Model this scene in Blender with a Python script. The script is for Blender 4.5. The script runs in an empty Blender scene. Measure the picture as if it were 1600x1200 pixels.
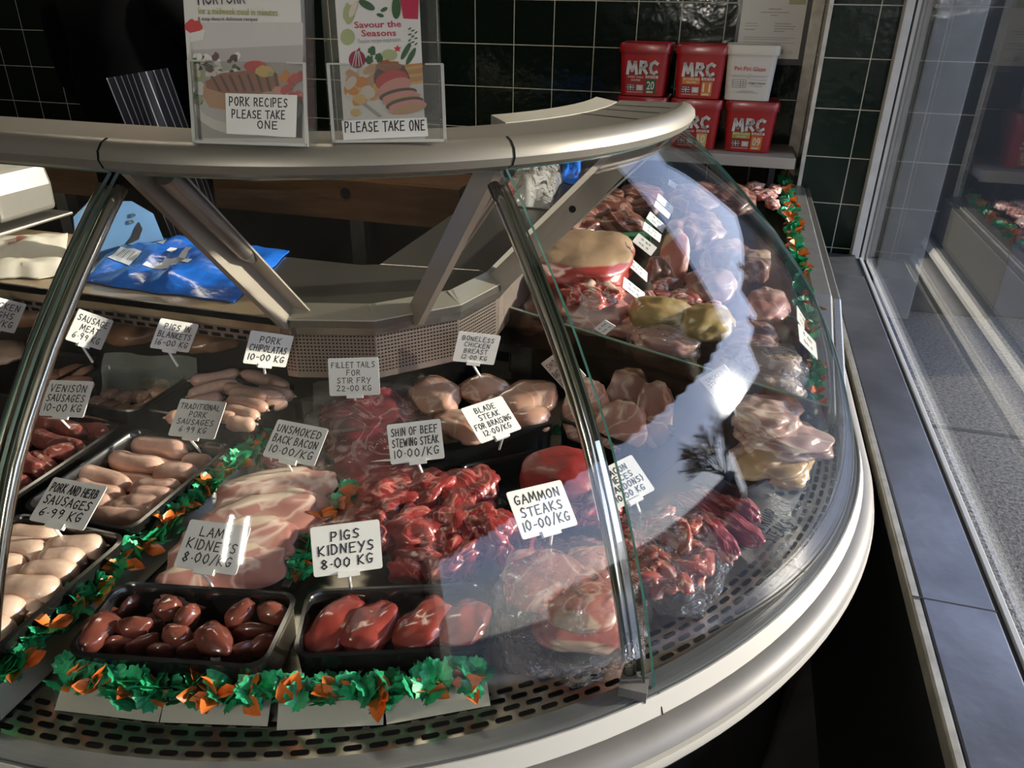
import bpy, bmesh, math, random
from mathutils import Vector, Matrix, noise
PI = math.pi
R_ = math.radians
scene = bpy.context.scene
COL = scene.collection
random.seed(7)
# ------------------------------------------------------------------ camera
FPX, PITCH, ROLL, YAW, EYE = 1200.0, 26.6, 0.9, 15.5, 1.5
def cam_axes():
    y, p, r = R_(YAW), R_(PITCH), R_(ROLL)
    f = Vector((-math.sin(y)*math.cos(p), math.cos(y)*math.cos(p), -math.sin(p)))
    rt = Vector((math.cos(y), math.sin(y), 0)); up = rt.cross(f)
    return rt*math.cos(r)+up*math.sin(r), up*math.cos(r)-rt*math.sin(r), f
CR, CU, CF = cam_axes()
CO = Vector((0, 0, EYE))
cam = bpy.data.cameras.new('camera'); cam.sensor_width = 36; cam.lens = 27.0
cam.clip_start = .02; cam.clip_end = 400
camo = bpy.data.objects.new('camera', cam); COL.objects.link(camo)
camo.matrix_world = Matrix(((CR.x, CU.x, -CF.x, 0), (CR.y, CU.y, -CF.y, 0), (CR.z, CU.z, -CF.z, EYE), (0, 0, 0, 1)))
scene.camera = camo
# ------------------------------------------------------------------ light
scene.view_settings.view_transform = 'Standard'; scene.view_settings.look = 'None'
scene.view_settings.gamma = 1; scene.view_settings.use_curve_mapping = False
scene.view_settings.exposure = 0.55
scene.cycles.transparent_max_bounces = 40
scene.cycles.max_bounces = 12
scene.cycles.caustics_reflective = False; scene.cycles.caustics_refractive = False
scene.cycles.sample_clamp_indirect = 6
SUN_AZ, SUN_EL = 67.0, 13.2
SUN_STRENGTH, SKY_STRENGTH = 6.5, 2.0
world = bpy.data.worlds.new('sky'); scene.world = world; world.use_nodes = True
wn = world.node_tree; wn.nodes.clear()
wtc = wn.nodes.new('ShaderNodeTexCoord'); wsp = wn.nodes.new('ShaderNodeSeparateXYZ')
wn.links.new(wtc.outputs['Generated'], wsp.inputs[0])
wr = wn.nodes.new('ShaderNodeValToRGB'); wn.links.new(wsp.outputs['Z'], wr.inputs[0])
for i, (p, c) in enumerate(((0.0, (.75, .75, .74)), (.10, (.95, .98, 1.04)), (.24, (.60, .74, 1.15)), (.45, (.34, .46, .80)), (1.0, (.13, .20, .38)))):
    k = wr.color_ramp.elements[i] if i < 2 else wr.color_ramp.elements.new(p)
    k.position = p; k.color = (*c, 1)
wz = wn.nodes.new('ShaderNodeTexNoise'); wz.inputs['Scale'].default_value = 3.0; wz.inputs['Detail'].default_value = 5
wm = wn.nodes.new('ShaderNodeMapping'); wm.inputs['Scale'].default_value = (1, 1, 3.5)
wn.links.new(wtc.outputs['Generated'], wm.inputs[0]); wn.links.new(wm.outputs[0], wz.inputs['Vector'])
wc = wn.nodes.new('ShaderNodeMapRange'); wc.inputs['From Min'].default_value = .5; wc.inputs['From Max'].default_value = .75; wc.inputs['To Max'].default_value = .45
wn.links.new(wz.outputs[0], wc.inputs[0])
wx = wn.nodes.new('ShaderNodeMix'); wx.data_type = 'RGBA'; wx.inputs['B'].default_value = (.8, .82, .86, 1)
wn.links.new(wc.outputs[0], wx.inputs['Factor']); wn.links.new(wr.outputs[0], wx.inputs['A'])
bg = wn.nodes.new('ShaderNodeBackground'); bg.inputs[1].default_value = SKY_STRENGTH
wo = wn.nodes.new('ShaderNodeOutputWorld')
# bright hazy aureole round the winter sun
wd = wn.nodes.new('ShaderNodeVectorMath'); wd.operation = 'DOT_PRODUCT'
_a, _e = math.radians(SUN_AZ), math.radians(SUN_EL)
wd.inputs[1].default_value = (math.sin(_a)*math.cos(_e), math.cos(_a)*math.cos(_e), math.sin(_e))
wn.links.new(wtc.outputs['Generated'], wd.inputs[0])
w1 = wn.nodes.new('ShaderNodeMath'); w1.operation = 'SUBTRACT'; w1.inputs[1].default_value = 1
w2 = wn.nodes.new('ShaderNodeMath'); w2.operation = 'MULTIPLY'; w2.inputs[1].default_value = 2/math.radians(3.3)**2
w3 = wn.nodes.new('ShaderNodeMath'); w3.operation = 'EXPONENT'
w4 = wn.nodes.new('ShaderNodeMath'); w4.operation = 'MULTIPLY'; w4.inputs[1].default_value = 24
wv = wn.nodes.new('ShaderNodeVectorMath'); wv.operation = 'SCALE'; wv.inputs[0].default_value = (1, .93, .82)
wa = wn.nodes.new('ShaderNodeVectorMath'); wa.operation = 'ADD'
wn.links.new(wd.outputs['Value'], w1.inputs[0]); wn.links.new(w1.outputs[0], w2.inputs[0]); wn.links.new(w2.outputs[0], w3.inputs[0]); wn.links.new(w3.outputs[0], w4.inputs[0]); wn.links.new(w4.outputs[0], wv.inputs['Scale'])
w5 = wn.nodes.new('ShaderNodeMath'); w5.operation = 'MULTIPLY'; w5.inputs[1].default_value = 2/math.radians(34)**2
w6 = wn.nodes.new('ShaderNodeMath'); w6.operation = 'EXPONENT'
w7 = wn.nodes.new('ShaderNodeMath'); w7.operation = 'MULTIPLY'; w7.inputs[1].default_value = .85
wq = wn.nodes.new('ShaderNodeVectorMath'); wq.operation = 'SCALE'; wq.inputs[0].default_value = (.80, .86, 1.12)
wb = wn.nodes.new('ShaderNodeVectorMath'); wb.operation = 'ADD'
wn.links.new(w1.outputs[0], w5.inputs[0]); wn.links.new(w5.outputs[0], w6.inputs[0]); wn.links.new(w6.outputs[0], w7.inputs[0]); wn.links.new(w7.outputs[0], wq.inputs['Scale'])
wn.links.new(wx.outputs['Result'], wb.inputs[0]); wn.links.new(wq.outputs[0], wb.inputs[1])
wn.links.new(wb.outputs[0], wa.inputs[0]); wn.links.new(wv.outputs[0], wa.inputs[1])
wn.links.new(wa.outputs[0], bg.inputs[0]); wn.links.new(bg.outputs[0], wo.inputs[0])
def lamp(name, kind, loc, energy, color=(1, 1, 1), direction=None, **kw):
    l = bpy.data.lights.new(name, kind); l.energy = energy; l.color = color
    for k, v in kw.items(): setattr(l, k, v)
    o = bpy.data.objects.new(name, l); COL.objects.link(o); o.location = loc
    if direction is not None: o.rotation_euler = Vector(direction).to_track_quat('Z', 'Y').to_euler()
    return o
_a, _e = R_(SUN_AZ), R_(SUN_EL)
SUNV = Vector((math.sin(_a)*math.cos(_e), math.cos(_a)*math.cos(_e), math.sin(_e)))
lamp('sun', 'SUN', (8, 4, 6), SUN_STRENGTH, (1, .90, .76), SUNV, angle=R_(1.6))
# ------------------------------------------------------------------ materials
MATS = {}; MEATS = {}
def _n(nt, t, **kw):
    n = nt.nodes.new(t)
    for k, v in kw.items(): setattr(n, k, v)
    return n
def new_mat(name):
    m = bpy.data.materials.new(name); m.use_nodes = True
    return m, m.node_tree, m.node_tree.nodes['Principled BSDF']
def c4(c): return (c[0], c[1], c[2], 1)
def mat(name, color, rough=.5, metal=0, var=0, vscale=20, bump=0, bscale=60, coat=0, spec=.5, sss=0, stretch=None):
    if name in MATS: return MATS[name]
    m, nt, b = new_mat(name); L = nt.links
    b.inputs['Base Color'].default_value = c4(color); b.inputs['Roughness'].default_value = rough
    b.inputs['Metallic'].default_value = metal; b.inputs['Specular IOR Level'].default_value = spec
    b.inputs['Coat Weight'].default_value = coat; b.inputs['Coat Roughness'].default_value = .12
    if sss:
        b.inputs['Subsurface Weight'].default_value = sss; b.inputs['Subsurface Radius'].default_value = (.02, .008, .005); b.inputs['Subsurface Scale'].default_value = .6
    if var or bump:
        tc = _n(nt, 'ShaderNodeTexCoord'); co = tc.outputs['Object']
        if stretch:
            mp = _n(nt, 'ShaderNodeMapping'); mp.inputs['Scale'].default_value = stretch; L.new(co, mp.inputs[0]); co = mp.outputs[0]
    if var:
        nz = _n(nt, 'ShaderNodeTexNoise'); nz.inputs['Scale'].default_value = vscale; nz.inputs['Detail'].default_value = 4
        L.new(co, nz.inputs['Vector'])
        r = _n(nt, 'ShaderNodeValToRGB'); r.color_ramp.elements[0].position = .3; r.color_ramp.elements[1].position = .7
        r.color_ramp.elements[0].color = c4([max(0, x*(1-var)) for x in color]); r.color_ramp.elements[1].color = c4([min(1, x*(1+var)) for x in color])
        L.new(nz.outputs[0], r.inputs[0]); L.new(r.outputs[0], b.inputs['Base Color'])
    if bump:
        nb = _n(nt, 'ShaderNodeTexNoise'); nb.inputs['Scale'].default_value = bscale; nb.inputs['Detail'].default_value = 3
        L.new(co, nb.inputs['Vector'])
        bp = _n(nt, 'ShaderNodeBump'); bp.inputs['Strength'].default_value = bump; bp.inputs['Distance'].default_value = .01
        L.new(nb.outputs[0], bp.inputs['Height']); L.new(bp.outputs[0], b.inputs['Normal'])
    MATS[name] = m; return m
def meat(name, dark, light, fat=(.8, .62, .5), fat_amount=.0, scale=26, rough=.32, bump=.35, coat=.35, veins=True, sss=.08, stretch=(1, 1, 1), fscale=None, rind=None):
    """Wet flesh: two-tone muscle, streaks of fat, fibre bump."""
    if name in MATS: return MATS[name]
    if not rind: MEATS[name] = dict(dark=dark, light=light, fat=fat, fat_amount=fat_amount, scale=scale, rough=rough, bump=bump, coat=coat, veins=veins, sss=sss, stretch=stretch, fscale=fscale)
    m, nt, b = new_mat(name); L = nt.links
    tc = _n(nt, 'ShaderNodeTexCoord'); oi = _n(nt, 'ShaderNodeObjectInfo')
    mp = _n(nt, 'ShaderNodeMapping'); mp.inputs['Scale'].default_value = stretch
    ad = _n(nt, 'ShaderNodeVectorMath', operation='ADD'); sc = _n(nt, 'ShaderNodeVectorMath', operation='SCALE')
    sc.inputs['Scale'].default_value = 3.7
    cmb = _n(nt, 'ShaderNodeCombineXYZ')
    for i in range(3): L.new(oi.outputs['Random'], cmb.inputs[i])
    L.new(cmb.outputs[0], sc.inputs[0]); L.new(tc.outputs['Object'], mp.inputs[0])
    L.new(mp.outputs[0], ad.inputs[0]); L.new(sc.outputs[0], ad.inputs[1])
    n1 = _n(nt, 'ShaderNodeTexNoise'); n1.inputs['Scale'].default_value = scale; n1.inputs['Detail'].default_value = 5; n1.inputs['Distortion'].default_value = .8
    L.new(ad.outputs[0], n1.inputs['Vector'])
    r1 = _n(nt, 'ShaderNodeValToRGB'); e = r1.color_ramp.elements
    e[0].position = .32; e[1].position = .68; e[0].color = c4(dark); e[1].color = c4(light)
    L.new(n1.outputs[0], r1.inputs[0]); out = r1.outputs[0]
    if fat_amount > 0:
        n2 = _n(nt, 'ShaderNodeTexNoise'); n2.inputs['Scale'].default_value = fscale or scale*.8; n2.inputs['Detail'].default_value = 3; n2.inputs['Distortion'].default_value = 1.6
        L.new(ad.outputs[0], n2.inputs['Vector'])
        r2 = _n(nt, 'ShaderNodeValToRGB'); e = r2.color_ramp.elements
        if veins:
            e[0].position = .5-.035-.1*fat_amount; e[0].color = (0, 0, 0, 1); e[1].position = .5+.035+.1*fat_amount; e[1].color = (0, 0, 0, 1)
            k = e.new(.5); k.color = (1, 1, 1, 1)
        else:
            e[0].position = .7-.4*fat_amount; e[0].color = (0, 0, 0, 1); e[1].position = .78-.4*fat_amount; e[1].color = (1, 1, 1, 1)
        L.new(n2.outputs[0], r2.inputs[0])
        mx = _n(nt, 'ShaderNodeMix', data_type='RGBA'); mx.inputs['B'].default_value = c4(fat)
        L.new(r2.outputs[0], mx.inputs['Factor']); L.new(out, mx.inputs['A']); out = mx.outputs['Result']
    if rind:      # a layer of fat or skin along one side of the cut
        rc, thr, dv = rind; dv = Vector(dv).normalized()
        v0 = _n(nt, 'ShaderNodeVectorMath', operation='SUBTRACT'); v0.inputs[1].default_value = (.5, .5, .5); L.new(tc.outputs['Generated'], v0.inputs[0])
        v1 = _n(nt, 'ShaderNodeVectorMath', operation='DOT_PRODUCT'); v1.inputs[1].default_value = dv*2; L.new(v0.outputs[0], v1.inputs[0])
        n3 = _n(nt, 'ShaderNodeTexNoise'); n3.inputs['Scale'].default_value = scale*1.5; L.new(ad.outputs[0], n3.inputs['Vector'])
        m3 = _n(nt, 'ShaderNodeMath', operation='MULTIPLY_ADD'); m3.inputs[1].default_value = .22; L.new(n3.outputs[0], m3.inputs[0]); L.new(v1.outputs['Value'], m3.inputs[2])
        r3 = _n(nt, 'ShaderNodeMapRange'); r3.inputs['From Min'].default_value = thr+.08; r3.inputs['From Max'].default_value = thr+.15; L.new(m3.outputs[0], r3.inputs[0])
        x3 = _n(nt, 'ShaderNodeMix', data_type='RGBA'); x3.inputs['B'].default_value = c4(rc); L.new(r3.outputs[0], x3.inputs['Factor']); L.new(out, x3.inputs['A']); out = x3.outputs['Result']
    L.new(out, b.inputs['Base Color'])
    b.inputs['Roughness'].default_value = rough; b.inputs['Coat Weight'].default_value = coat; b.inputs['Coat Roughness'].default_value = .14
    b.inputs['Subsurface Weight'].default_value = sss; b.inputs['Subsurface Radius'].default_value = (.012, .004, .003); b.inputs['Subsurface Scale'].default_value = .5
    if bump:
        nb = _n(nt, 'ShaderNodeTexNoise'); nb.inputs['Scale'].default_value = scale*3.2; nb.inputs['Detail'].default_value = 4
        L.new(ad.outputs[0], nb.inputs['Vector'])
        bp = _n(nt, 'ShaderNodeBump'); bp.inputs['Strength'].default_value = bump; bp.inputs['Distance'].default_value = .004
        L.new(nb.outputs[0], bp.inputs['Height']); L.new(bp.outputs[0], b.inputs['Normal'])
    MATS[name] = m; return m
def glass_mat(name, ior=1.5, tint=(1, 1, 1), rough=0.0, bump=0, bscale=60, haze=0, haze_color=(.8, .8, .8), boost=1.0):
    """A clear sheet: lets light straight through and mirrors by Fresnel."""
    if name in MATS: return MATS[name]
    m = bpy.data.materials.new(name); m.use_nodes = True; nt = m.node_tree; nt.nodes.clear(); L = nt.links
    t = _n(nt, 'ShaderNodeBsdfTransparent'); t.inputs[0].default_value = c4(tint)
    g = _n(nt, 'ShaderNodeBsdfGlossy'); g.inputs['Roughness'].default_value = rough
    f = _n(nt, 'ShaderNodeFresnel'); ge = _n(nt, 'ShaderNodeNewGeometry')
    io = _n(nt, 'ShaderNodeMapRange'); io.inputs['To Min'].default_value = ior; io.inputs['To Max'].default_value = 1/ior  # same index seen from either face of the sheet
    L.new(ge.outputs['Backfacing'], io.inputs[0]); L.new(io.outputs[0], f.inputs[0])
    mx = _n(nt, 'ShaderNodeMixShader'); o = _n(nt, 'ShaderNodeOutputMaterial')
    if boost != 1:
        mm = _n(nt, 'ShaderNodeMath', operation='MULTIPLY', use_clamp=True); mm.inputs[1].default_value = boost
        L.new(f.outputs[0], mm.inputs[0]); L.new(mm.outputs[0], mx.inputs[0])
    else: L.new(f.outputs[0], mx.inputs[0])
    src = t.outputs[0]
    if haze:
        d = _n(nt, 'ShaderNodeBsdfDiffuse'); d.inputs[0].default_value = c4(haze_color)
        mh = _n(nt, 'ShaderNodeMixShader'); mh.inputs[0].default_value = haze
        L.new(t.outputs[0], mh.inputs[1]); L.new(d.outputs[0], mh.inputs[2]); src = mh.outputs[0]
    L.new(src, mx.inputs[1]); L.new(g.outputs[0], mx.inputs[2]); L.new(mx.outputs[0], o.inputs[0])
    if bump:
        tc = _n(nt, 'ShaderNodeTexCoord'); nb = _n(nt, 'ShaderNodeTexNoise'); nb.inputs['Scale'].default_value = bscale; nb.inputs['Detail'].default_value = 3; nb.inputs['Distortion'].default_value = 1.2
        L.new(tc.outputs['Object'], nb.inputs['Vector'])
        bp = _n(nt, 'ShaderNodeBump'); bp.inputs['Strength'].default_value = bump; bp.inputs['Distance'].default_value = .02
        L.new(nb.outputs[0], bp.inputs['Height'])
        L.new(bp.outputs[0], g.inputs['Normal']); L.new(bp.outputs[0], f.inputs['Normal'])
    MATS[name] = m; return m
def tile_mat(name, axis, pitch, off, color=(.004, .008, .005), grout=(.55, .53, .46)):
    """Square glazed tiles, pitch in metres, laid from the world offset."""
    m, nt, b = new_mat(name); L = nt.links
    tc = _n(nt, 'ShaderNodeTexCoord'); sp = _n(nt, 'ShaderNodeSeparateXYZ'); cb = _n(nt, 'ShaderNodeCombineXYZ')
    L.new(tc.outputs['Object'], sp.inputs[0]); L.new(sp.outputs[axis], cb.inputs[0]); L.new(sp.outputs['Z'], cb.inputs[1])
    mp = _n(nt, 'ShaderNodeMapping'); mp.inputs['Location'].default_value = (-off[0], -off[1], 0)
    L.new(cb.outputs[0], mp.inputs[0])
    br = _n(nt, 'ShaderNodeTexBrick', offset=0.0, squash=1.0)
    br.inputs['Scale'].default_value = 1; br.inputs['Brick Width'].default_value = pitch; br.inputs['Row Height'].default_value = pitch
    br.inputs['Mortar Size'].default_value = .0016; br.inputs['Mortar Smooth'].default_value = .1
    br.inputs['Color1'].default_value = c4(color); br.inputs['Color2'].default_value = c4([x*1.25 for x in color]); br.inputs['Mortar'].default_value = c4(grout)
    L.new(mp.outputs[0], br.inputs['Vector']); L.new(br.outputs['Color'], b.inputs['Base Color'])
    b.inputs['Specular IOR Level'].default_value = .35
    rr = _n(nt, 'ShaderNodeMapRange'); rr.inputs['To Min'].default_value = .12; rr.inputs['To Max'].default_value = .8
    L.new(br.outputs['Fac'], rr.inputs[0]); L.new(rr.outputs[0], b.inputs['Roughness'])
    nb = _n(nt, 'ShaderNodeTexNoise'); nb.inputs['Scale'].default_value = 22; L.new(tc.outputs['Object'], nb.inputs['Vector'])
    bp = _n(nt, 'ShaderNodeBump'); bp.inputs['Strength'].default_value = .25; bp.inputs['Distance'].default_value = .006
    b2 = _n(nt, 'ShaderNodeBump', invert=True); b2.inputs['Strength'].default_value = .6; b2.inputs['Distance'].default_value = .002
    L.new(nb.outputs[0], bp.inputs['Height']); L.new(br.outputs['Fac'], b2.inputs['Height']); L.new(bp.outputs[0], b2.inputs['Normal']); L.new(b2.outputs[0], b.inputs['Normal'])
    MATS[name] = m; return m

# ------------------------------------------------------------------ pixels and points
def ray(x, y): return CF + CR*((x-800)/FPX) + CU*((600-y)/FPX)
def at(x, y, z):
    d = ray(x, y); return CO + d*((z-EYE)/d.z)
def aty(x, y, Y):
    d = ray(x, y); return CO + d*(Y/d.y)
def atx(x, y, X):
    d = ray(x, y); return CO + d*(X/d.x)

# ------------------------------------------------------------------ objects
def prop(o, label=None, cat=None, group=None, kind=None):
    if label: o['label'] = label
    if cat: o['category'] = cat
    if group: o['group'] = group
    if kind: o['kind'] = kind
    return o
def thing(name, label, cat, loc=(0, 0, 0), rz=0, group=None):
    o = bpy.data.objects.new(name, None); COL.objects.link(o); o.empty_display_size = .03
    o.location = loc; o.rotation_euler = (0, 0, rz)
    return prop(o, label, cat, group)
class MB:
    """Collects vertices and faces and links them as one mesh object."""
    def __init__(s): s.v = []; s.f = []; s.m = []
    def add(s, vs, fs, mi=0):
        k = len(s.v); s.v += [tuple(v) for v in vs]; s.f += [tuple(i+k for i in f) for f in fs]; s.m += [mi]*len(fs); return s
    def box(s, lo, hi, mi=0, M=None):
        x0, y0, z0 = lo; x1, y1, z1 = hi
        vs = [Vector(p) for p in ((x0, y0, z0), (x1, y0, z0), (x1, y1, z0), (x0, y1, z0), (x0, y0, z1), (x1, y0, z1), (x1, y1, z1), (x0, y1, z1))]
        if M: vs = [M @ v for v in vs]
        return s.add(vs, [(0, 3, 2, 1), (4, 5, 6, 7), (0, 1, 5, 4), (1, 2, 6, 5), (2, 3, 7, 6), (3, 0, 4, 7)], mi)
    def tube(s, pts, r, n=10, mi=0, cap=True):
        pts = [Vector(p) for p in pts]; rs = r if isinstance(r, (list, tuple)) else [r]*len(pts)
        up = Vector((0, 0, 1)); vs = []; prev = None
        for i, p in enumerate(pts):
            t = (pts[min(i+1, len(pts)-1)]-pts[max(i-1, 0)]).normalized()
            if prev is None:
                a = t.cross(up)
                if a.length < 1e-3: a = t.cross(Vector((1, 0, 0)))
            else: a = prev - t*prev.dot(t)
            a.normalize(); prev = a; b = t.cross(a)
            for j in range(n):
                q = 2*PI*j/n; vs.append(p+(a*math.cos(q)+b*math.sin(q))*rs[i])
        fs = [(i*n+j, i*n+(j+1) % n, (i+1)*n+(j+1) % n, (i+1)*n+j) for i in range(len(pts)-1) for j in range(n)]
        if cap: fs += [tuple(range(n))[::-1], tuple(range((len(pts)-1)*n, len(pts)*n))]
        return s.add(vs, fs, mi)
    def poly(s, pts, thick=0, nrm=None, mi=0):
        pts = [Vector(p) for p in pts]; n = len(pts)
        if not thick: return s.add(pts, [tuple(range(n))], mi)
        if nrm is None: nrm = (pts[1]-pts[0]).cross(pts[2]-pts[1]).normalized()
        q = [p-Vector(nrm)*thick for p in pts]
        return s.add(pts+q, [tuple(range(n)), tuple(range(2*n-1, n-1, -1))]+[(i, i+n, (i+1) % n+n, (i+1) % n) for i in range(n)], mi)
    def grid(s, rows, mi=0, closed=False):
        """rows: lists of equal length"""
        m = len(rows[0]); vs = [p for r in rows for p in r]
        rng = m if closed else m-1
        return s.add(vs, [(i*m+j, i*m+(j+1) % m, (i+1)*m+(j+1) % m, (i+1)*m+j) for i in range(len(rows)-1) for j in range(rng)], mi)
    def build(s, name, mats, parent=None, smooth=False, label=None, auto=None):
        me = bpy.data.meshes.new(name); me.from_pydata(s.v, [], s.f)
        mats = mats if isinstance(mats, (list, tuple)) else [mats]
        for m in mats: me.materials.append(m)
        for p, i in zip(me.polygons, s.m): p.material_index = i
        bm = bmesh.new(); bm.from_mesh(me); bmesh.ops.recalc_face_normals(bm, faces=bm.faces)
        if auto is not None:
            for e in bm.edges:
                if len(e.link_faces) == 2 and e.calc_face_angle(0) > R_(auto): e.smooth = False
        bm.to_mesh(me); bm.free()
        if smooth or auto is not None:
            for p in me.polygons: p.use_smooth = True
        o = bpy.data.objects.new(name, me); COL.objects.link(o)
        if parent: o.parent = parent
        if label: o['label'] = label
        return o
def bevel(o, w, seg=2):
    b = o.modifiers.new('bevel', 'BEVEL'); b.width = w; b.segments = seg; b.limit_method = 'ANGLE'; b.angle_limit = R_(40); return o
def subsurf(o, n=1):
    b = o.modifiers.new('subsurf', 'SUBSURF'); b.levels = n; b.render_levels = n; return o
def struct(o): o['kind'] = 'structure'; return o
def rel(o, parent):
    o.parent = parent; o.matrix_parent_inverse = Matrix.Translation(parent.location).inverted(); return o
def simple_box(name, lo, hi, m, parent=None, bev=0):
    o = MB().box(lo, hi).build(name, m, parent)
    if bev: bevel(o, bev)
    return o
def copy_tree(o, parent=None):
    c = o.copy(); COL.objects.link(c)
    if parent: c.parent = parent
    for ch in [x for x in bpy.data.objects if x.parent == o]:
        d = ch.copy(); COL.objects.link(d); d.parent = c
        d.matrix_parent_inverse = ch.matrix_parent_inverse.copy()
    return c
# ================================================================== SETTING
M_tile_back = tile_mat('dark_green_wall_tiles', 'X', .1555, (-1.029+.1555*40*0, 1.3445), grout=(.50, .48, .40))
M_tile_pier = tile_mat('dark_green_pier_tiles', 'X', .1555, (.378, 1.3445), color=(.006, .015, .009), grout=(.6, .58, .5))
M_trim = mat('aged_white_paint', (.62, .6, .53), .5, var=.2, vscale=30, bump=.1)
M_floor = mat('shop_floor_lino', (.06, .055, .05), .5, var=.3, vscale=9)
M_dark = mat('dark_shop_wall', (.06, .06, .055), .6, var=.2, vscale=4)
M_black = mat('matt_black', (.008, .008, .008), .6)
M_ceil = mat('ceiling_paint', (.55, .53, .48), .7, var=.08, vscale=5)
M_soffit = mat('pale_soffit_paint', (.66, .62, .5), .6, var=.05, vscale=6)
WALL_Y, PIER_Y = 3.10, 2.89
struct(simple_box('floor', (-4, -1.6, -.1), (.36, 3.3, 0), M_floor))
struct(simple_box('ceiling', (-4, -1.6, 2.5), (.5, 3.3, 2.6), M_ceil))
struct(simple_box('wall_back', (-4, WALL_Y, 0), (.30, WALL_Y+.2, 2.5), M_tile_back))
struct(simple_box('wall_pier', (.225, PIER_Y, 0), (.445, PIER_Y+.4, 2.5), M_tile_pier))
struct(simple_box('wall_left', (-4.1, -1.6, 0), (-4, 3.3, 2.5), M_dark))
struct(simple_box('wall_front', (-4, -1.7, 0), (.42, -1.6, 2.5), M_dark))
# unseen glowing fitting added on the shop ceiling as fill
fit = thing('ceiling_light', 'long white ceiling light fitting above the serving side', 'ceiling light', (-1.5, 1.95, 2.42))
o = MB().box((-2.3, 1.86, 2.44), (-.7, 2.04, 2.5)).build('housing', mat('white_enamel', (.7, .7, .68), .4)); rel(o, fit)
m, nt, b_ = new_mat('lit_diffuser'); b_.inputs['Emission Color'].default_value = (1, .88, .68, 1); b_.inputs['Emission Strength'].default_value = 9
o = MB().box((-2.27, 1.88, 2.42), (-.73, 2.02, 2.4395)).build('diffuser', m); rel(o, fit)
struct(simple_box('wall_right', (.42, -1.6, 0), (.55, -.45, 2.5), M_dark))
struct(simple_box('trim_soffit', (-.35, -1.6, 2.3), (.44, 2.85, 2.38), M_soffit))
# corner beads of the tiled walls
struct(simple_box('trim_1', (.185, WALL_Y-.03, .88), (.2245, WALL_Y, 2.5), M_trim, bev=.003))
struct(simple_box('trim_2', (.222, PIER_Y-.006, .7), (.236, PIER_Y+.003, 2.5), M_trim, bev=.002))
# unseen twin tubes added on the wall behind the customers as main fill
m, nt, b_ = new_mat('lit_tube'); b_.inputs['Emission Color'].default_value = (1, .95, .86, 1); b_.inputs['Emission Strength'].default_value = 235
for k, x in enumerate((-.40, -.53)):
    fit = thing('tube_light', ['upright fluorescent tube on the wall behind the customers, nearer the window', 'upright fluorescent tube on the wall behind the customers, further from the window'][k], 'wall light', (x, -1.59, 1.4))
    o = MB().box((x-.03, -1.599, 1.58), (x+.03, -1.57, 2.09)).build('housing', mat('white_enamel', (.7, .7, .68), .4)); rel(o, fit)
    o = MB().tube([(x, -1.548, 1.62), (x, -1.548, 2.05)], .008, 10).build('tube', m); rel(o, fit)
# ---- shop window on the right: sill, posts and one big pane
M_sill = mat('grey_blue_sill_metal', (.185, .185, .20), .33, .75, var=.25, vscale=7, bump=.06, bscale=30)
M_silledge = mat('worn_sill_edge', (.42, .39, .32), .4, .5, var=.2, vscale=40)
M_white = mat('white_window_frame', (.62, .62, .6), .4, var=.08)
M_brown = mat('brown_frame_seal', (.12, .10, .075), .6)
M_seal = mat('black_rubber_seal', (.012, .012, .012), .6)
win = thing('window_1', 'large shop window with pale metal frame beside the counter', 'window', (.46, 1.2, .72)); win['kind'] = 'structure'
del win['label'], win['category']
ws = MB().box((.352, -1.6, .66), (.452, 2.585, .72))
ws.box((.352, 2.585, .66), (.452, 2.84, .717), 1)
o = ws.build('window_sill', [M_sill, mat('dark_sill_end', (.05, .05, .05), .5, var=.3)]); bevel(o, .003); rel(o, win)
rel(bevel(simple_box('sill_edge', (.338, -1.6, .69), (.3518, 2.84, .7185), M_silledge), .003), win)
rel(simple_box('sill_seam', (.34, 1.005, .7195), (.4525, 1.0075, .7204), M_seal), win)
rel(simple_box('window_seal', (.4525, -1.6, .68), (.459, 2.80, .716), M_seal), win)
rel(bevel(simple_box('bottom_rail', (.459, -1.6, .67), (.470, 2.80, .721), mat('sill_rail_grey_white', (.42, .43, .44), .4)), .002), win)
rel(bevel(simple_box('side_post', (.440, PIER_Y-.05, .70), (.466, PIER_Y+.02, 2.4), M_white), .003), win)
rel(simple_box('post_seal', (.466, PIER_Y-.045, .70), (.472, PIER_Y, 2.4), M_seal), win)
rel(bevel(simple_box('outer_post', (.472, PIER_Y-.05, .70), (.484, PIER_Y, 2.4), M_white), .002), win)
rel(simple_box('post_gasket', (.484, PIER_Y-.05, .70), (.497, PIER_Y, 2.4), M_brown), win)
rel(bevel(simple_box('end_post', (.44, -.45, .70), (.50, -.38, 2.4), M_white), .003), win)
rel(bevel(simple_box('head_rail', (.44, -.45, 2.36), (.50, PIER_Y, 2.42), M_white), .003), win)
M_winglass = glass_mat('window_glass', 1.5, (.97, .98, .97))
rel(simple_box('glass_pane', (.478, -.40, .72), (.484, PIER_Y-.049, 2.37), M_winglass), win)
struct(simple_box('wall_window_apron', (.36, -1.6, 0), (.50, PIER_Y, .66), M_black))

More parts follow.
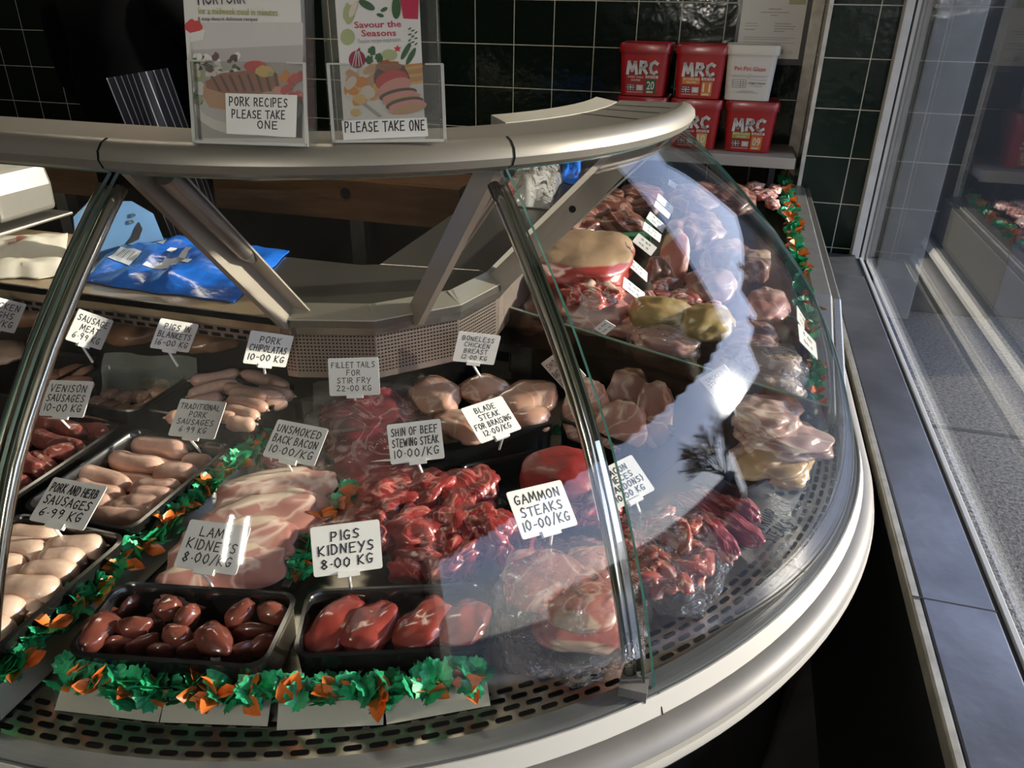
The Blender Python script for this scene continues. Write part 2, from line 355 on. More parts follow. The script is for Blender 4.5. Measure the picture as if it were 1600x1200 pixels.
# ---- outside: pavement, road, post, awning, houses, tree
M_pave = mat('rough_asphalt_pavement', (.165, .148, .125), .85, var=.8, vscale=75, bump=.6, bscale=160)
M_road = mat('road_asphalt', (.16, .16, .16), .85, var=.2, vscale=20)
M_render = mat('grey_render', (.29, .275, .25), .8, var=.08, vscale=12, bump=.1)
M_bluewall = mat('slate_blue_boarding', (.05, .055, .08), .7, var=.1, vscale=5)
struct(MB().box((.5, -12, -.06), (3.4, 14, -.0)).build('floor_pavement', M_pave))
struct(MB().box((3.4, -60, -.16), (60, 90, -.08)).build('floor_road', M_road))
M_gap = mat('pavement_joint', (.05, .05, .05), .9)
struct(MB().box((.5, 3.02, 0), (3.4, 3.045, .0015)).build('trim_pavement_joint', M_gap))
p = simple_box('pilaster', (.80, 4.25, 0), (1.005, 4.42, 2.9), M_render, bev=.01)
prop(p, 'tall grey rendered post standing outside the shop window', 'post')
p = simple_box('boarding', (1.45, 4.46, 0), (3.2, 4.6, 1.0), M_bluewall, bev=.01)
MB().box((1.44, 4.44, 1.0), (3.22, 4.62, 1.04)).build('coping', mat('coping_stone', (.2, .2, .21), .7), p)
prop(p, 'low slate blue boarding across the pavement beyond the window', 'wall')
struct(simple_box('wall_facade', (.5, 4.3, 0), (.795, 4.5, 2.9), M_black))
p = simple_box('doorpost', (1.01, 4.40, 0), (1.43, 4.5, 2.9), mat('dark_painted_post', (.008, .010, .011), .5, var=.2), bev=.008)
prop(p, 'dark painted post beside the grey rendered post outside', 'post')
# awning over the pavement: its scalloped front edge is mirrored in the curved counter glass
M_awn = mat('dark_green_awning_cloth', (.012, .03, .02), .8)
aw = thing('awning', 'dark green awning with scalloped edge mirrored in the curved glass', 'awning', (.55, 1, 2.3))
b = MB(); AX, AZ, A0, A1 = 1.95, 2.02, -3.2, 2.35
b.poly([(.52, A0, 2.56), (AX, A0, AZ), (AX, A1, AZ), (.52, A1, 2.56)], .012)
rel(b.build('canopy', M_awn), aw)
b = MB(); top = []; bot = []
n = 200
for i in range(n+1):
    y = A0+(A1-A0)*i/n; top.append((AX, y, AZ+.005)); bot.append((AX+.004, y, AZ-.04-.035*abs(math.sin((y-A0)*PI/.16))))
b.grid([top, bot]); b.grid([[(x+.006, y, z) for x, y, z in top], [(x+.006, y, z) for x, y, z in bot]])
rel(b.build('valance', M_awn), aw)
M_brick = mat('far_house_brick', (.16, .09, .07), .8, var=.2, vscale=3); M_roof = mat('far_roof_slate', (.07, .07, .075), .7, var=.2, vscale=2)
M_pane = mat('far_window_dark', (.03, .035, .04), .1)
def house(y0, y1, x0, h, rise, label, nwin, chim):
    t = thing('house', label, 'house', (x0, (y0+y1)/2, 0)); d = 8
    rel(simple_box('wall', (x0, y0, 0), (x0+d, y1, h), M_brick), t)
    b = MB(); e = .4
    P = [(x0-e, y0-e, h), (x0-e, y1+e, h), (x0+d/2, y0-e, h+rise), (x0+d/2, y1+e, h+rise), (x0+d+e, y0-e, h), (x0+d+e, y1+e, h)]
    b.add(P, [(0, 1, 3, 2), (2, 3, 5, 4), (0, 2, 4), (1, 5, 3), (0, 4, 5, 1)]); rel(b.build('roof', M_roof), t)
    for k in range(nwin):
        y = y0+(k+.5)*(y1-y0)/nwin
        for z in ((1.2, 2.5), (3.8, 5.0)):
            if z[1] < h: rel(simple_box('window', (x0-.05, y-.6, z[0]), (x0+.02, y+.6, z[1]), M_pane), t)
    for y in chim: rel(simple_box('chimney', (x0+d/2-.4, y-.5, h+rise-.6), (x0+d/2+.4, y+.5, h+rise+1.1), M_brick), t)
house(33, 72, 26, 8.6, 5.4, 'tall far block whose roofline is mirrored high in the curved glass', 7, (40,))
house(23.4, 32, 26, 6.6, 4.0, 'far house of middle height between the tall block and the low one', 2, (28,))
house(10.2, 22.4, 26, 4.6, 2.7, 'lower far house mirrored beside the sun glare in the glass', 3, ())
house(-22, 9.2, 34, 2.4, 1.3, 'long low far building mirrored at the foot of the bare tree', 6, ())
def far_tree():
    t = thing('bare_tree', 'bare winter tree mirrored in the curved glass below the sun', 'tree', (25.0, 5.7, 0))
    rnd = random.Random(3); tr = MB(); tw = MB()
    def branch(p, d, L, r, k):
        q = p+d*L; m = p+d*L*.5+Vector((rnd.uniform(-1, 1), rnd.uniform(-1, 1), 0))*L*.05
        (tr if k < 2 else tw).tube([p, m, q], [max(r, .024), max(r*.85, .021), max(r*.65, .017)], 5 if k < 3 else 3, cap=False)
        if k >= 5: return
        for j in range(4 if k < 3 else 3):
            a = Vector((rnd.gauss(0, 1), rnd.gauss(0, 1), rnd.gauss(.1, .6))).normalized()
            branch(p+d*L*rnd.uniform(.45, 1), (d+a*.42).normalized(), L*rnd.uniform(.60, .82), r*.6, k+1)
    p = Vector((0, 0, 0)); tr.tube([p, (0, .05, 2.9)], [.26, .2], 8)
    for j in range(8):
        a = 2*PI*j/8
        branch(Vector((0, .05, 2.5+.06*j)), Vector((math.cos(a)*.6, math.sin(a)*1.0, .9)).normalized(), 2.25, .085, 1)
    M_bark = mat('bark', (.03, .027, .024), .9)
    tr.build('trunk', M_bark, t); tw.build('twigs', M_bark, t)
far_tree()
# ================================================================== DISPLAY COUNTER
CX, CY = -.69, 1.345                      # centre of the rounded corner
XL, YB = -2.3, 3.085                      # ends of the straight runs
def rad(r, th, z): return Vector((CX+r*math.sin(R_(th)), CY-r*math.cos(R_(th)), z))
def path(n=40, th0=None, th1=None, left=True, right=True, xl=XL, yb=YB):
    """list of (kind, value): where along the counter a section stands"""
    P = []
    if left: P += [('L', xl), ('L', xl*.5+CX*.5)]
    a, b = (0 if th0 is None else th0), (90 if th1 is None else th1)
    P += [('A', a+(b-a)*i/n) for i in range(n+1)]
    if right: P += [('R', CY*.5+yb*.5), ('R', yb)]
    return P
def sec(k, r, z):
    if k[0] == 'L': return Vector((k[1], CY-r, z))
    if k[0] == 'R': return Vector((CX+r, k[1], z))
    return rad(r, k[1], z)
def sweep(mb, P, prof, closed=False, mi=0, caps=True):
    rows = [[sec(k, r, z) for r, z in prof] for k in P]
    mb.grid(rows, mi, closed)
    if closed and caps: mb.add(rows[0], [tuple(range(len(prof)))], mi); mb.add(rows[-1], [tuple(range(len(prof)))[::-1]], mi)
    return mb
M_steel = mat('brushed_stainless', (.46, .44, .39), .30, .9, var=.10, vscale=9, stretch=(4, 40, 40), bump=.03, bscale=90)
M_steeldull = mat('dull_steel', (.36, .35, .32), .42, .85, var=.1, vscale=20)
M_deck = mat('deck_stainless', (.42, .395, .34), .24, .9, var=.12, vscale=14)
M_cap = mat('champagne_grey_cap', (.245, .228, .195), .42, .5, var=.05, vscale=6)
M_capend = mat('cap_end_plastic', (.33, .31, .26), .5)
M_chan = mat('grey_glass_channel', (.17, .18, .185), .38, .4, var=.06)
M_cream = mat('cream_aluminium_band', (.58, .555, .50), .4, .3)
M_silver = mat('silver_bumper', (.19, .18, .17), .5, .25, var=.05)
M_teal = mat('dark_teal_plinth', (.012, .03, .03), .4)
M_base = mat('charcoal_base_panel', (.022, .02, .02), .5, var=.2, vscale=30)
M_slot = mat('slot_black', (.004, .004, .004), .9, spec=.1)
M_chrome = mat('polished_chrome', (.62, .59, .52), .12, 1.0)
M_curve = glass_mat('curved_glass', 1.5, (.985, .99, .985), .03)
M_edge = mat('teal_glass_edge', (.10, .36, .33), .15, coat=1, var=.2, vscale=40)
M_edgeg = mat('green_glass_edge', (.12, .19, .14), .15, coat=1)
M_tan = mat('tan_worktop', (.44, .33, .20), .22, .35, var=.08, vscale=10)  # tan is a warm reflection painted into the steel worktop's colour
M_wtop = mat('stainless_worktop', (.26, .245, .215), .24, .85, var=.12, vscale=7)
M_perf = mat('perforated_riser', (.34, .28, .24), .38, .7)
M_bracket = mat('beige_bracket_metal', (.40, .355, .30), .45, .45, var=.05)
M_strut = mat('grey_strut_tube', (.30, .29, .275), .3, .8)
M_foam = mat('dark_hole', (.01, .01, .01), .9)
ctr = thing('display_counter', 'rounded corner serve-over meat counter with curved glass', 'display counter', (CX, CY, 0))
def part(mb, name, mats, **kw): return rel(mb.build(name, mats, **kw), ctr)
PF = path()
# base and bumpers
part(sweep(MB(), PF, [(.96, .66), (.935, .645), (.93, .12), (.87, .10), (.87, 0)]), 'base_panel', M_base, auto=30)
part(sweep(MB(), PF, [(1.0, .702), (1.0, .695), (.985, .66), (.955, .655)]), 'plinth_trim', M_teal, auto=30)
part(sweep(MB(), PF, [(.972, .766), (.972, .69)]), 'bumper_backing', M_slot)
bmp = sweep(MB(), PF, [(.974, .752), (.988, .7515), (.998, .7475), (1.005, .741), (1.008, .734), (1.003, .7325)])
sweep(bmp, PF, [(1.003, .7275), (1.010, .7265), (1.0125, .716), (1.009, .707), (.998, .704)], mi=1)
part(bmp, 'bumper', [M_silver, M_cream], auto=50)
part(sweep(MB(), PF, [(.945, .7845), (.945, .788), (.970, .789), (.970, .787), (.974, .7885), (.976, .785)]), 'glass_channel', M_chan, auto=30)
part(sweep(MB(), PF, [(.9735, .788), (.976, .7885), (.985, .765), (.983, .7635), (.972, .763), (.97, .755)]), 'front_band', M_cream, auto=30)
for th in (0, 45):
    sm = MB().poly([rad(.9745, th-.05, .7892), rad(.9745, th+.05, .7892), rad(.9858, th+.05, .7648), rad(.9858, th-.05, .7648)])
    part(sm, 'band_joint', M_slot)
# deck and front grille with its rows of slots
dk = MB()
Pd = path(36)
sweep(dk, [k for k in Pd if k[0] != 'R'] + [('R', 1.40)], [(.945, .785), (.80, .785), (.79, .783), (.16, .783)])
dk.box((CX, 1.40, .845), (.195, YB, .862)); dk.box((CX+.3, 1.398, .78), (.205, 1.40, .862))
dk.box((CX-.0, CY, .775), (.2, 1.40, .783))
part(dk, 'deck', M_deck)
sl = MB(); sr_ = MB()
def slot(k0, k1, r0, r1, z=.7858):
    rm = (r0+r1)/2; h = (r1-r0)/2; pts = []
    L = k1-k0
    def Q(s, r):
        if s < 0: return Vector((CX+s, CY-r, z))
        th = math.degrees(s/.9)
        if th <= 90: return rad(r, th, z)
        return Vector((CX+r, CY+(s-.9*PI/2), z))
    for i in range(5):
        a = PI/2+PI*i/4; pts.append(Q(k0+h+h*math.cos(a), rm+h*math.sin(a)))
    for i in range(5):
        a = -PI/2+PI*i/4; pts.append(Q(k1-h+h*math.cos(a), rm+h*math.sin(a)))
    (sl if k0 < .9*PI/4 else sr_).poly(pts)
pit = .0265
for row in range(4):
    r1 = .938-.0125*row
    k = -30
    while True:
        s0 = (k+.5*(row % 2))*pit
        if s0 > .9*PI/2+.02: break
        if abs(s0+.01-.9*PI/4) > .024 and not (row == 3 and random.random() < .0): slot(s0, s0+.0195, r1-.0062, r1)
        k += 1
part(sl, 'grille_slots', M_slot); part(sr_, 'grille_slots', M_slot)
# curved glass panels (6 mm), their teal end edges
GP = [(.599, 1.316), (.6225, 1.297), (.648, 1.276), (.676, 1.25), (.708, 1.220), (.74, 1.188), (.771, 1.156), (.80, 1.122), (.826, 1.090), (.850, 1.057), (.872, 1.021), (.890, .988), (.907, .955), (.922, .922), (.936, .889), (.948, .856), (.959, .823), (.968, .790)]
def gprof(off):
    out = []
    for i, (r, z) in enumerate(GP):
        a = GP[max(i-1, 0)]; b = GP[min(i+1, len(GP)-1)]; t = Vector((b[0]-a[0], b[1]-a[1])).normalized(); nn = Vector((-t.y, t.x))
        out.append((r-nn.x*off, z-nn.y*off))
    return out
def gp_at(z):
    for (r0, z0), (r1, z1) in zip(GP, GP[1:]):
        if z1 <= z <= z0: return r0+(r1-r0)*(z-z0)/(z1-z0)
    return GP[-1][0]
inn = gprof(-.005)
if inn[5][0] > GP[5][0]: inn = gprof(.005)
def glass_panel(P, e0=True, e1=True, em=None):
    a = [[sec(k, r, z) for r, z in GP] for k in P]; b = [[sec(k, r, z) for r, z in inn] for k in P]
    mb = MB(); mb.grid(a); mb.grid(b)
    part(mb, 'curved_glass', M_curve, smooth=True)
    ed = MB()
    ends = ([0] if e0 else []) + ([-1] if e1 else [])
    for i in ends: ed.grid([a[i], b[i]])
    ed.grid([[r[0] for r in a], [r[0] for r in b]])
    part(ed, 'glass_edge', em or M_edge)
glass_panel(path(1, left=True, th0=0, th1=0, right=False)[:2] + [('L', CX-.006)], True, True, M_edgeg)
glass_panel(path(28, 0.4, 44.2, False, False), True, True, M_edgeg)
glass_panel(path(28, 45.0, 90, False, False) + [('R', CY+.02)], True, True)
# chrome glazing posts behind the joints
def post(th, off, r, inset):
    pts = []
    for (a, z) in gprof(0)[1:]:
        v = rad(a-inset, th, z); t = Vector((math.cos(R_(th)), math.sin(R_(th)), 0)); pts.append(v+t*off)
    mb = MB(); mb.tube(pts, r, 10); part(mb, 'glazing_post', M_chrome, smooth=True)
post(0, -.016, .0075, .022); post(0, .009, .0075, .020); post(45, -.020, .0075, .022)
for th, off in ((0, -.004), (45, -.012)):
    pl = MB()
    t = Vector((math.cos(R_(th)), math.sin(R_(th)), 0))
    pl.grid([[rad(a-.012-.004*j, th, z)+t*(off+.004*s) for a, z in GP[1:]] for j, s in ((0, -1), (0, 1), (2, 1), (2, -1), (0, -1))])
    c = rad(.958, th, .79)+t*(off-.012)
    fb = MB().box((c.x-.016, c.y-.012, .786), (c.x+.016, c.y+.012, .802)); part(fb, 'post_foot', M_silver)
    part(pl, 'glazing_channel', M_chrome)
# cap: rounded nosing and flat top
CPs = [(.585, 1.314), (.601, 1.315), (.613, 1.321), (.618, 1.331), (.616, 1.341), (.608, 1.349), (.598, 1.3525), (.594, 1.3515), (.590, 1.3505), (.49, 1.350), (.49, 1.318)]
Pc = path(40, 0, 90, True, False)+[('R', CY+.03)]
part(sweep(MB(), Pc, CPs, closed=True), 'top_cap', M_cap, auto=35)
for th in (0, 45):
    cj = MB()
    for q0, q1 in zip(CPs[1:8], CPs[2:9]):
        cj.poly([rad(q0[0]+.0006, th-.12, q0[1]+.0003), rad(q0[0]+.0006, th+.12, q0[1]+.0003), rad(q1[0]+.0006, th+.12, q1[1]+.0003), rad(q1[0]+.0006, th-.12, q1[1]+.0003)])
    part(cj, 'cap_joint', M_slot)
for th in (70, 78, 85):
    ct = MB().poly([rad(.585, th, 1.3508), rad(.585, th+.5, 1.3508), rad(.492, th+.5, 1.3508), rad(.492, th, 1.3508)])
    part(ct, 'cap_seam', M_slot)
# raised back strip of the cap behind its far corner
bs = MB(); sweep(bs, path(8, 52, 90, False, False), [(.490, 1.318), (.490, 1.351), (.455, 1.357), (.455, 1.318)], True)
part(bs, 'cap_back_strip', M_capend, auto=30)
# radial brackets from cap to worktop, with tubular struts on the two front ones
def bracket(th, strut, hole):
    t = Vector((math.cos(R_(th)), math.sin(R_(th)), 0))*.006
    mb = MB(); pr = [(.587, 1.314), (.535, 1.314), (.262, 1.02), (.284, .995), (.30, 1.0)]
    A = [rad(r, th, z)+t for r, z in pr]; B = [rad(r, th, z)-t for r, z in pr]; n = len(pr)
    mb.add(A+B, [tuple(range(n)), tuple(range(2*n-1, n-1, -1))]+[(i, (i+1) % n, (i+1) % n+n, i+n) for i in range(n)])
    # folded flange along the upper edge
    w = Vector((math.cos(R_(th)), math.sin(R_(th)), 0))
    q = [rad(.535, th, 1.314), rad(.262, th, 1.02)]
    mb.poly([q[0]+t, q[1]+t, q[1]+w*.036, q[0]+w*.036], .003, Vector((-math.sin(R_(th)), math.cos(R_(th)), 1)).normalized())
    o = part(mb, 'bracket', M_bracket)
    if strut:
        s = MB(); a = rad(.548, th, 1.302)+w*.028; b = rad(.405, th, 1.165)+w*.022
        s.tube([a, b], .0125, 16); s.tube([b, rad(.385, th, 1.147)+w*.02], [.0125, .006], 16)
        x = s.build('strut', M_strut, auto=40); rel(x, ctr)
    if hole:
        s = MB(); c = rad(.425, th, 1.168); s.tube([c-t*1.15, c+t*1.15], .0065, 16); x = s.build('bracket_hole', M_foam); rel(x, ctr)
bracket(0, True, False); bracket(45, True, False); bracket(90, False, True)
# worktop behind the display
FW = [('L', XL), ('L', -.70), ('A', 2), ('A', 30), ('A', 62), ('A', 88), ('R', 1.36), ('R', YB)]
edge_r = .293; ZW = 1.015
def wt(pts, name, m, th=.028):
    mb = MB(); mb.poly([(x, y, ZW) for x, y in pts], th, (0, 0, 1)); o = part(mb, name, m); bevel(o, .0015); return o
E = [sec(k, edge_r, ZW) for k in FW]
wt([(XL, E[0].y), (-.70, E[1].y), (-.93, 1.36), (XL, 1.36)], 'worktop', M_tan)
wt([(E[1].x+.0008, E[1].y)]+[(e.x, e.y) for e in E[2:7]]+[(-.46, 1.40), (-.665, 1.375), (-.6992, 1.36), (-.9292, 1.36)], 'worktop', M_wtop)
wt([(E[6].x, E[6].y+.001), (E[7].x, YB), (-.66, YB), (-.665, 1.376), (-.46, 1.401)], 'worktop', M_wtop)
up = MB()
for a, b in zip(E[1:], E[2:]):
    n_ = Vector((-(b-a).y, (b-a).x, 0)).normalized()
    if n_.dot(Vector((CX, CY, 0))-a) < 0: n_ = -n_
    a0, b0 = a.copy(), b.copy()
    up.poly([a0, b0, b0+n_*.028+Vector((0, 0, .020)), a0+n_*.028+Vector((0, 0, .020))], .002)
part(up, 'worktop_lip', mat('satin_lip', (.50, .47, .38), .35, .7))
fa = MB()
for a, b in zip(E, E[1:]):
    fa.poly([a+Vector((0, 0, .001)), b+Vector((0, 0, .001)), b+Vector((0, 0, -.014)), a+Vector((0, 0, -.014))])
part(fa, 'worktop_edge', mat('pale_edge_strip', (.55, .52, .45), .35, .5))
# perforated riser below the corner worktop and long slotted riser below the left one
ri = MB(); hl = MB()
Er = [sec(k, edge_r-.006, 1) for k in FW]
for i, (a, b) in enumerate(zip(Er, Er[1:])):
    def Z(p, z, k=0): return Vector((p.x, p.y, z))
    d = (b-a); L = d.length; d.normalize(); nrm = Vector((d.y, -d.x, 0))
    zb = .905 if i else .962
    ri.poly([Z(a, 1.0), Z(b, 1.0), Z(b, zb), Z(a, zb)])
    ia = sec(FW[i], .165, 1); ib = sec(FW[i+1], .165, 1)
    ri.poly([Z(a, zb), Z(b, zb), Z(ib, zb+.02), Z(ia, zb+.02)], mi=1); ri.poly([Z(ia, zb+.02), Z(ib, zb+.02), Z(ib, .785), Z(ia, .785)], mi=1)
    if 1 <= i <= 4:
        for u in range(int(L/.0062)):
            for w in range(12):
                c = a+d*(.004+u*.0062)+nrm*.0006; z = .990-w*.0065; s = .0017
                hl.poly([Z(c-d*s, z-s*.8), Z(c+d*s, z-s*.8), Z(c+d*s, z+s*.8), Z(c-d*s, z+s*.8)])
    elif i == 0:
        for u in range(int(L/.026)):
            for w in range(3):
                c = a+d*(.01+(u+.5*(w % 2))*.026)+nrm*.0006; z = .990-w*.0115
                hl.poly([Z(c-d*.009, z-.0033), Z(c+d*.009, z-.0033), Z(c+d*.009, z+.0033), Z(c-d*.009, z+.0033)])
part(ri, 'back_riser', [M_perf, mat('riser_lower_steel', (.07, .055, .045), .3, .6)])
part(hl, 'riser_holes', M_slot)
# sloping glass end pane of the corner and the low glass divider
eg = MB(); y0 = CY+.012
tri = [(-.105, 1.30), (-.395, 1.0), (-.395, .99), (-.39, .80), (.262, .80)] + [(CX+r-.012, z) for r, z in GP[::-1] if .83 < z < 1.29]
eg.poly([(x, y0, z) for x, z in tri], .004, (0, 1, 0)); part(eg, 'end_glass', M_curve)
ee = MB(); ee.tube([(-.105, y0-.002, 1.30), (-.395, y0-.002, 1.0)], .0022, 6); part(ee, 'end_glass_edge', mat('clear_edge', (.55, .58, .52), .2, coat=1))
dv = MB(); a, b = Vector((-.400, 1.427, 0)), Vector((.196, 1.165, 0)); d = (b-a).normalized(); nn = Vector((-d.y, d.x, 0))
ZT = .935
M_div = glass_mat('brown_tinted_divider', 1.5, (.50, .42, .35), boost=1.0, haze=.05, haze_color=(.3, .22, .16))  # brown reflection on the pane put into its tint and haze
dv.poly([a+Vector((0, 0, .79)), b+Vector((0, 0, .79)), b+Vector((0, 0, ZT)), a+Vector((0, 0, ZT))], .005, nn); part(dv, 'divider_glass', M_div)
de = MB(); de.poly([a+Vector((0, 0, ZT+.0005))+nn*.0006, b+Vector((0, 0, ZT+.0005))+nn*.0006, b+Vector((0, 0, ZT+.0005))-nn*.0056, a+Vector((0, 0, ZT+.0005))-nn*.0056], .002, (0, 0, 1)); part(de, 'divider_edge', M_edgeg)
# raised side rail of the right run
sr = MB()
for x0, x1, zt, zb_, mi in ((.203, .246, .932, .86, 0), (.246, .266, .925, .80, 1)):
    P8 = [(x, y, z) for x in (x0, x1) for y, z in ((1.36, .80), (1.36, .822), (1.72, zt), (YB, zt), (YB, zb_), (1.72, zb_))]
    sr.add(P8, [tuple(range(6)), tuple(range(11, 5, -1))]+[(i, i+6, (i+1) % 6+6, (i+1) % 6) for i in range(6)], mi)
o = part(sr, 'side_rail', [M_steeldull, M_steel]); bevel(o, .004)
sr = MB(); sr.box((.195, 1.74, .77), (.262, YB, .861)); part(sr, 'side_panel', M_base)
# ================================================================== HANDWRITING
STK = {
'A': [[(0, 0), (.48, 1), (.95, 0)], [(.2, .38), (.78, .38)]], 'B': [[(.1, 0), (.1, 1), (.6, .95), (.72, .76), (.55, .55), (.1, .52)], [(.55, .53), (.82, .34), (.7, .08), (.1, 0)]],
'C': [[(.88, .85), (.55, 1), (.2, .8), (.08, .45), (.25, .1), (.6, 0), (.9, .15)]], 'D': [[(.1, 0), (.1, 1), (.55, .93), (.88, .6), (.78, .2), (.45, 0), (.1, 0)]],
'E': [[(.85, 1), (.12, .98), (.1, 0), (.88, .02)], [(.1, .52), (.7, .54)]], 'F': [[(.88, 1), (.12, .97), (.1, 0)], [(.1, .52), (.68, .54)]],
'G': [[(.85, .85), (.5, 1), (.15, .75), (.1, .35), (.35, .02), (.75, .08), (.85, .42), (.5, .42)]], 'H': [[(.1, 0), (.1, 1)], [(.85, 0), (.85, 1)], [(.1, .5), (.85, .52)]],
'I': [[(.5, 0), (.5, 1)]], 'K': [[(.12, 0), (.12, 1)], [(.85, 1), (.14, .45), (.9, 0)]], 'L': [[(.12, 1), (.1, .02), (.85, 0)]],
'M': [[(.02, 0), (.15, 1), (.48, .25), (.82, 1), (.98, 0)]], 'N': [[(.1, 0), (.12, 1), (.82, 0), (.86, 1)]],
'O': [[(.5, 1), (.15, .8), (.08, .4), (.35, 0), (.75, .08), (.92, .55), (.75, .93), (.48, 1)]], 'P': [[(.12, 0), (.12, 1), (.7, .95), (.82, .7), (.6, .45), (.12, .42)]],
'R': [[(.12, 0), (.12, 1), (.68, .96), (.8, .72), (.55, .5), (.14, .45)], [(.42, .48), (.9, 0)]], 'S': [[(.85, .88), (.5, 1), (.18, .82), (.3, .58), (.7, .42), (.82, .18), (.5, 0), (.1, .1)]],
'T': [[(.02, .98), (.98, 1)], [(.5, 1), (.48, 0)]], 'U': [[(.1, 1), (.12, .25), (.4, 0), (.75, .12), (.85, 1)], ], 'V': [[(.02, 1), (.42, 0), (.95, 1)]],
'W': [[(.0, 1), (.22, 0), (.48, .75), (.74, 0), (1, 1)]], 'Y': [[(.05, 1), (.45, .5)], [(.95, 1), (.3, -.12)]], 'Z': [[(.1, 1), (.9, 1), (.1, 0), (.9, 0)]],
'0': [[(.5, 1), (.15, .75), (.12, .3), (.45, 0), (.82, .25), (.85, .7), (.5, 1)]], '1': [[(.5, 1), (.48, 0)]], '2': [[(.12, .8), (.45, 1), (.8, .8), (.7, .5), (.1, .02), (.9, 0)]],
'6': [[(.75, 1), (.3, .65), (.12, .25), (.4, 0), (.8, .15), (.72, .45), (.2, .35)]], '8': [[(.5, .52), (.2, .75), (.48, 1), (.78, .78), (.5, .52), (.15, .22), (.48, 0), (.85, .22), (.5, .52)]],
'9': [[(.8, .7), (.45, .5), (.15, .72), (.42, 1), (.8, .88), (.78, .4), (.6, 0)]], '-': [[(.15, .48), (.85, .5)]], '.': [[(.42, .42), (.58, .44)]], '/': [[(.1, -.1), (.9, 1.1)]],
'(': [[(.7, 1.1), (.35, .5), (.7, -.1)]], ')': [[(.3, 1.1), (.65, .5), (.3, -.1)]], '~': [[(.0, .4), (.2, .8), (.4, .3), (.6, .8), (.8, .2), (1, .6)]]}
ADV = {'I': .45, '1': .5, '.': .5, '-': .75, '/': .8, ' ': .55, 'M': 1.2, 'W': 1.2, '(': .6, ')': .6}
def write_line(mb, text, x0, y0, h, wid, thick, rnd, z=0, slant=.04):
    """Marker strokes of TEXT laid from (x0,y0); letters h high, the line wid wide."""
    tot = sum(ADV.get(c, 1) for c in text); u = wid/tot; x = x0
    for c in text:
        adv = ADV.get(c, 1)*u; gw = adv*.80; dy = rnd.uniform(-.05, .05)*h; hh = h*rnd.uniform(.93, 1.05)
        for st in STK.get(c, []):
            P = [Vector((x+gw*px_+slant*h*py_+rnd.uniform(-.02, .02)*h, y0+dy+hh*py_, z)) for px_, py_ in st]
            for a, b in zip(P, P[1:]):
                d = b-a
                if d.length < 1e-6: continue
                d.normalize(); n_ = Vector((-d.y, d.x, 0))*thick*.5; e = d*thick*.4
                mb.poly([a-e-n_, b+e-n_, b+e+n_, a-e+n_])
        x += adv
    return mb
M_card = mat('white_plastic_card', (.74, .73, .69), .35, var=.03)
M_ink = mat('black_marker_ink', (.012, .012, .014), .5)
M_clip = mat('white_plastic_clip', (.78, .77, .73), .3)
def card_frame(TL, TR, BL, foot, fz, ratio, flip=False):
    """Place a rectangular card: its three corners as seen give its tilt, the foot on the food its distance."""
    TL, TR, BL = [Vector((p[0], -p[1])) for p in (TL, TR, BL)]
    e1, e2 = TR-TL, BL-TL
    F = at(foot[0], foot[1], fz); hd = math.hypot(F.x, F.y)
    c = (TR+BL)/2; d = ray(c.x, -c.y); t = hd/math.hypot(d.x, d.y); P = CO+d*t; dh = d.normalized()
    E1, E2 = CR*e1.x+CU*e1.y, CR*e2.x+CU*e2.y; p, q = E1.dot(dh), E2.dot(dh)
    k = E1.dot(E2)-p*q; m = ratio**2*(E2.length_squared-q*q)-(E1.length_squared-p*p)
    a2 = (m+math.sqrt(m*m+4*ratio**2*k*k))/2
    if a2 > 1e-2: A = math.sqrt(a2); B = -k/A
    else: A = 0; B = math.sqrt(max(0, -m))/ratio
    best = None
    for sg in (1, -1):
        r, n = E1+dh*(A*sg-p), E2+dh*(B*sg-q); z = r.cross(-n).normalized(); sc = abs(z.z-.25)
        if best is None or sc < best[0]: best = (sc, r, n)
    if flip: r, n = (E1+dh*(-A-p), E2+dh*(-B-q)) if best[1] == E1+dh*(A-p) else (E1+dh*(A-p), E2+dh*(B-q)); best = (0, r, n)
    s = t/FPX
    return P, best[1]*s, best[2]*s, F
def ticket(lines, TL, TR, BL, foot, fz, label, ratio=1.35, group='handwritten price tickets', indent=None, small=False, flip=False):
    P, rt, dn, F = card_frame(TL, TR, BL, foot, fz, ratio, flip)
    w, h = rt.length, dn.length; x = rt.normalized(); y = -dn.normalized(); y = (y-x*y.dot(x)).normalized(); z = x.cross(y)
    t = thing('price_ticket', label, 'price ticket', P, 0, group)
    t.rotation_euler = Matrix((x, y, z)).transposed().to_euler()
    rnd = random.Random(TL[0]*7919+TL[1])
    r = min(w, h)*.05; pts = []
    for cx, cy, a0 in ((w/2-r, h/2-r, 0), (-w/2+r, h/2-r, 90), (-w/2+r, -h/2+r, 180), (w/2-r, -h/2+r, 270)):
        for j in range(4): pts.append((cx+r*math.cos(R_(a0+30*j)), cy+r*math.sin(R_(a0+30*j)), 0))
    MB().poly(pts, .0014, (0, 0, 1)).build('card', M_card, t)
    mb = MB(); n = len(lines); lh = h*.82/n; y0 = h*.40
    for i, tx in enumerate(lines):
        hh = lh*.70; tot = sum(ADV.get(c, 1) for c in tx); wid = min(w*.88, tot*hh*.92); sh = 0
        if indent: sh = indent[i]*w
        write_line(mb, tx, -wid/2+sh, y0-lh*(i+1)+lh*.22, hh, wid, h*(.027 if n < 4 else .021)*(.8 if small else 1), rnd, .0004)
    mb.build('lettering', M_ink, t)
    if not small:
        MB().box((-w*.16, -h/2-h*.07, -.0035), (w*.16, -h/2+h*.05, .0022)).build('clip', M_clip, t)
        R3 = Matrix((x, y, z)); f = R3 @ (F-P)
        MB().tube([(0, -h/2-h*.05, -.001), f], .0022, 4).build('stem', M_clip, t)
    return t
T = ticket
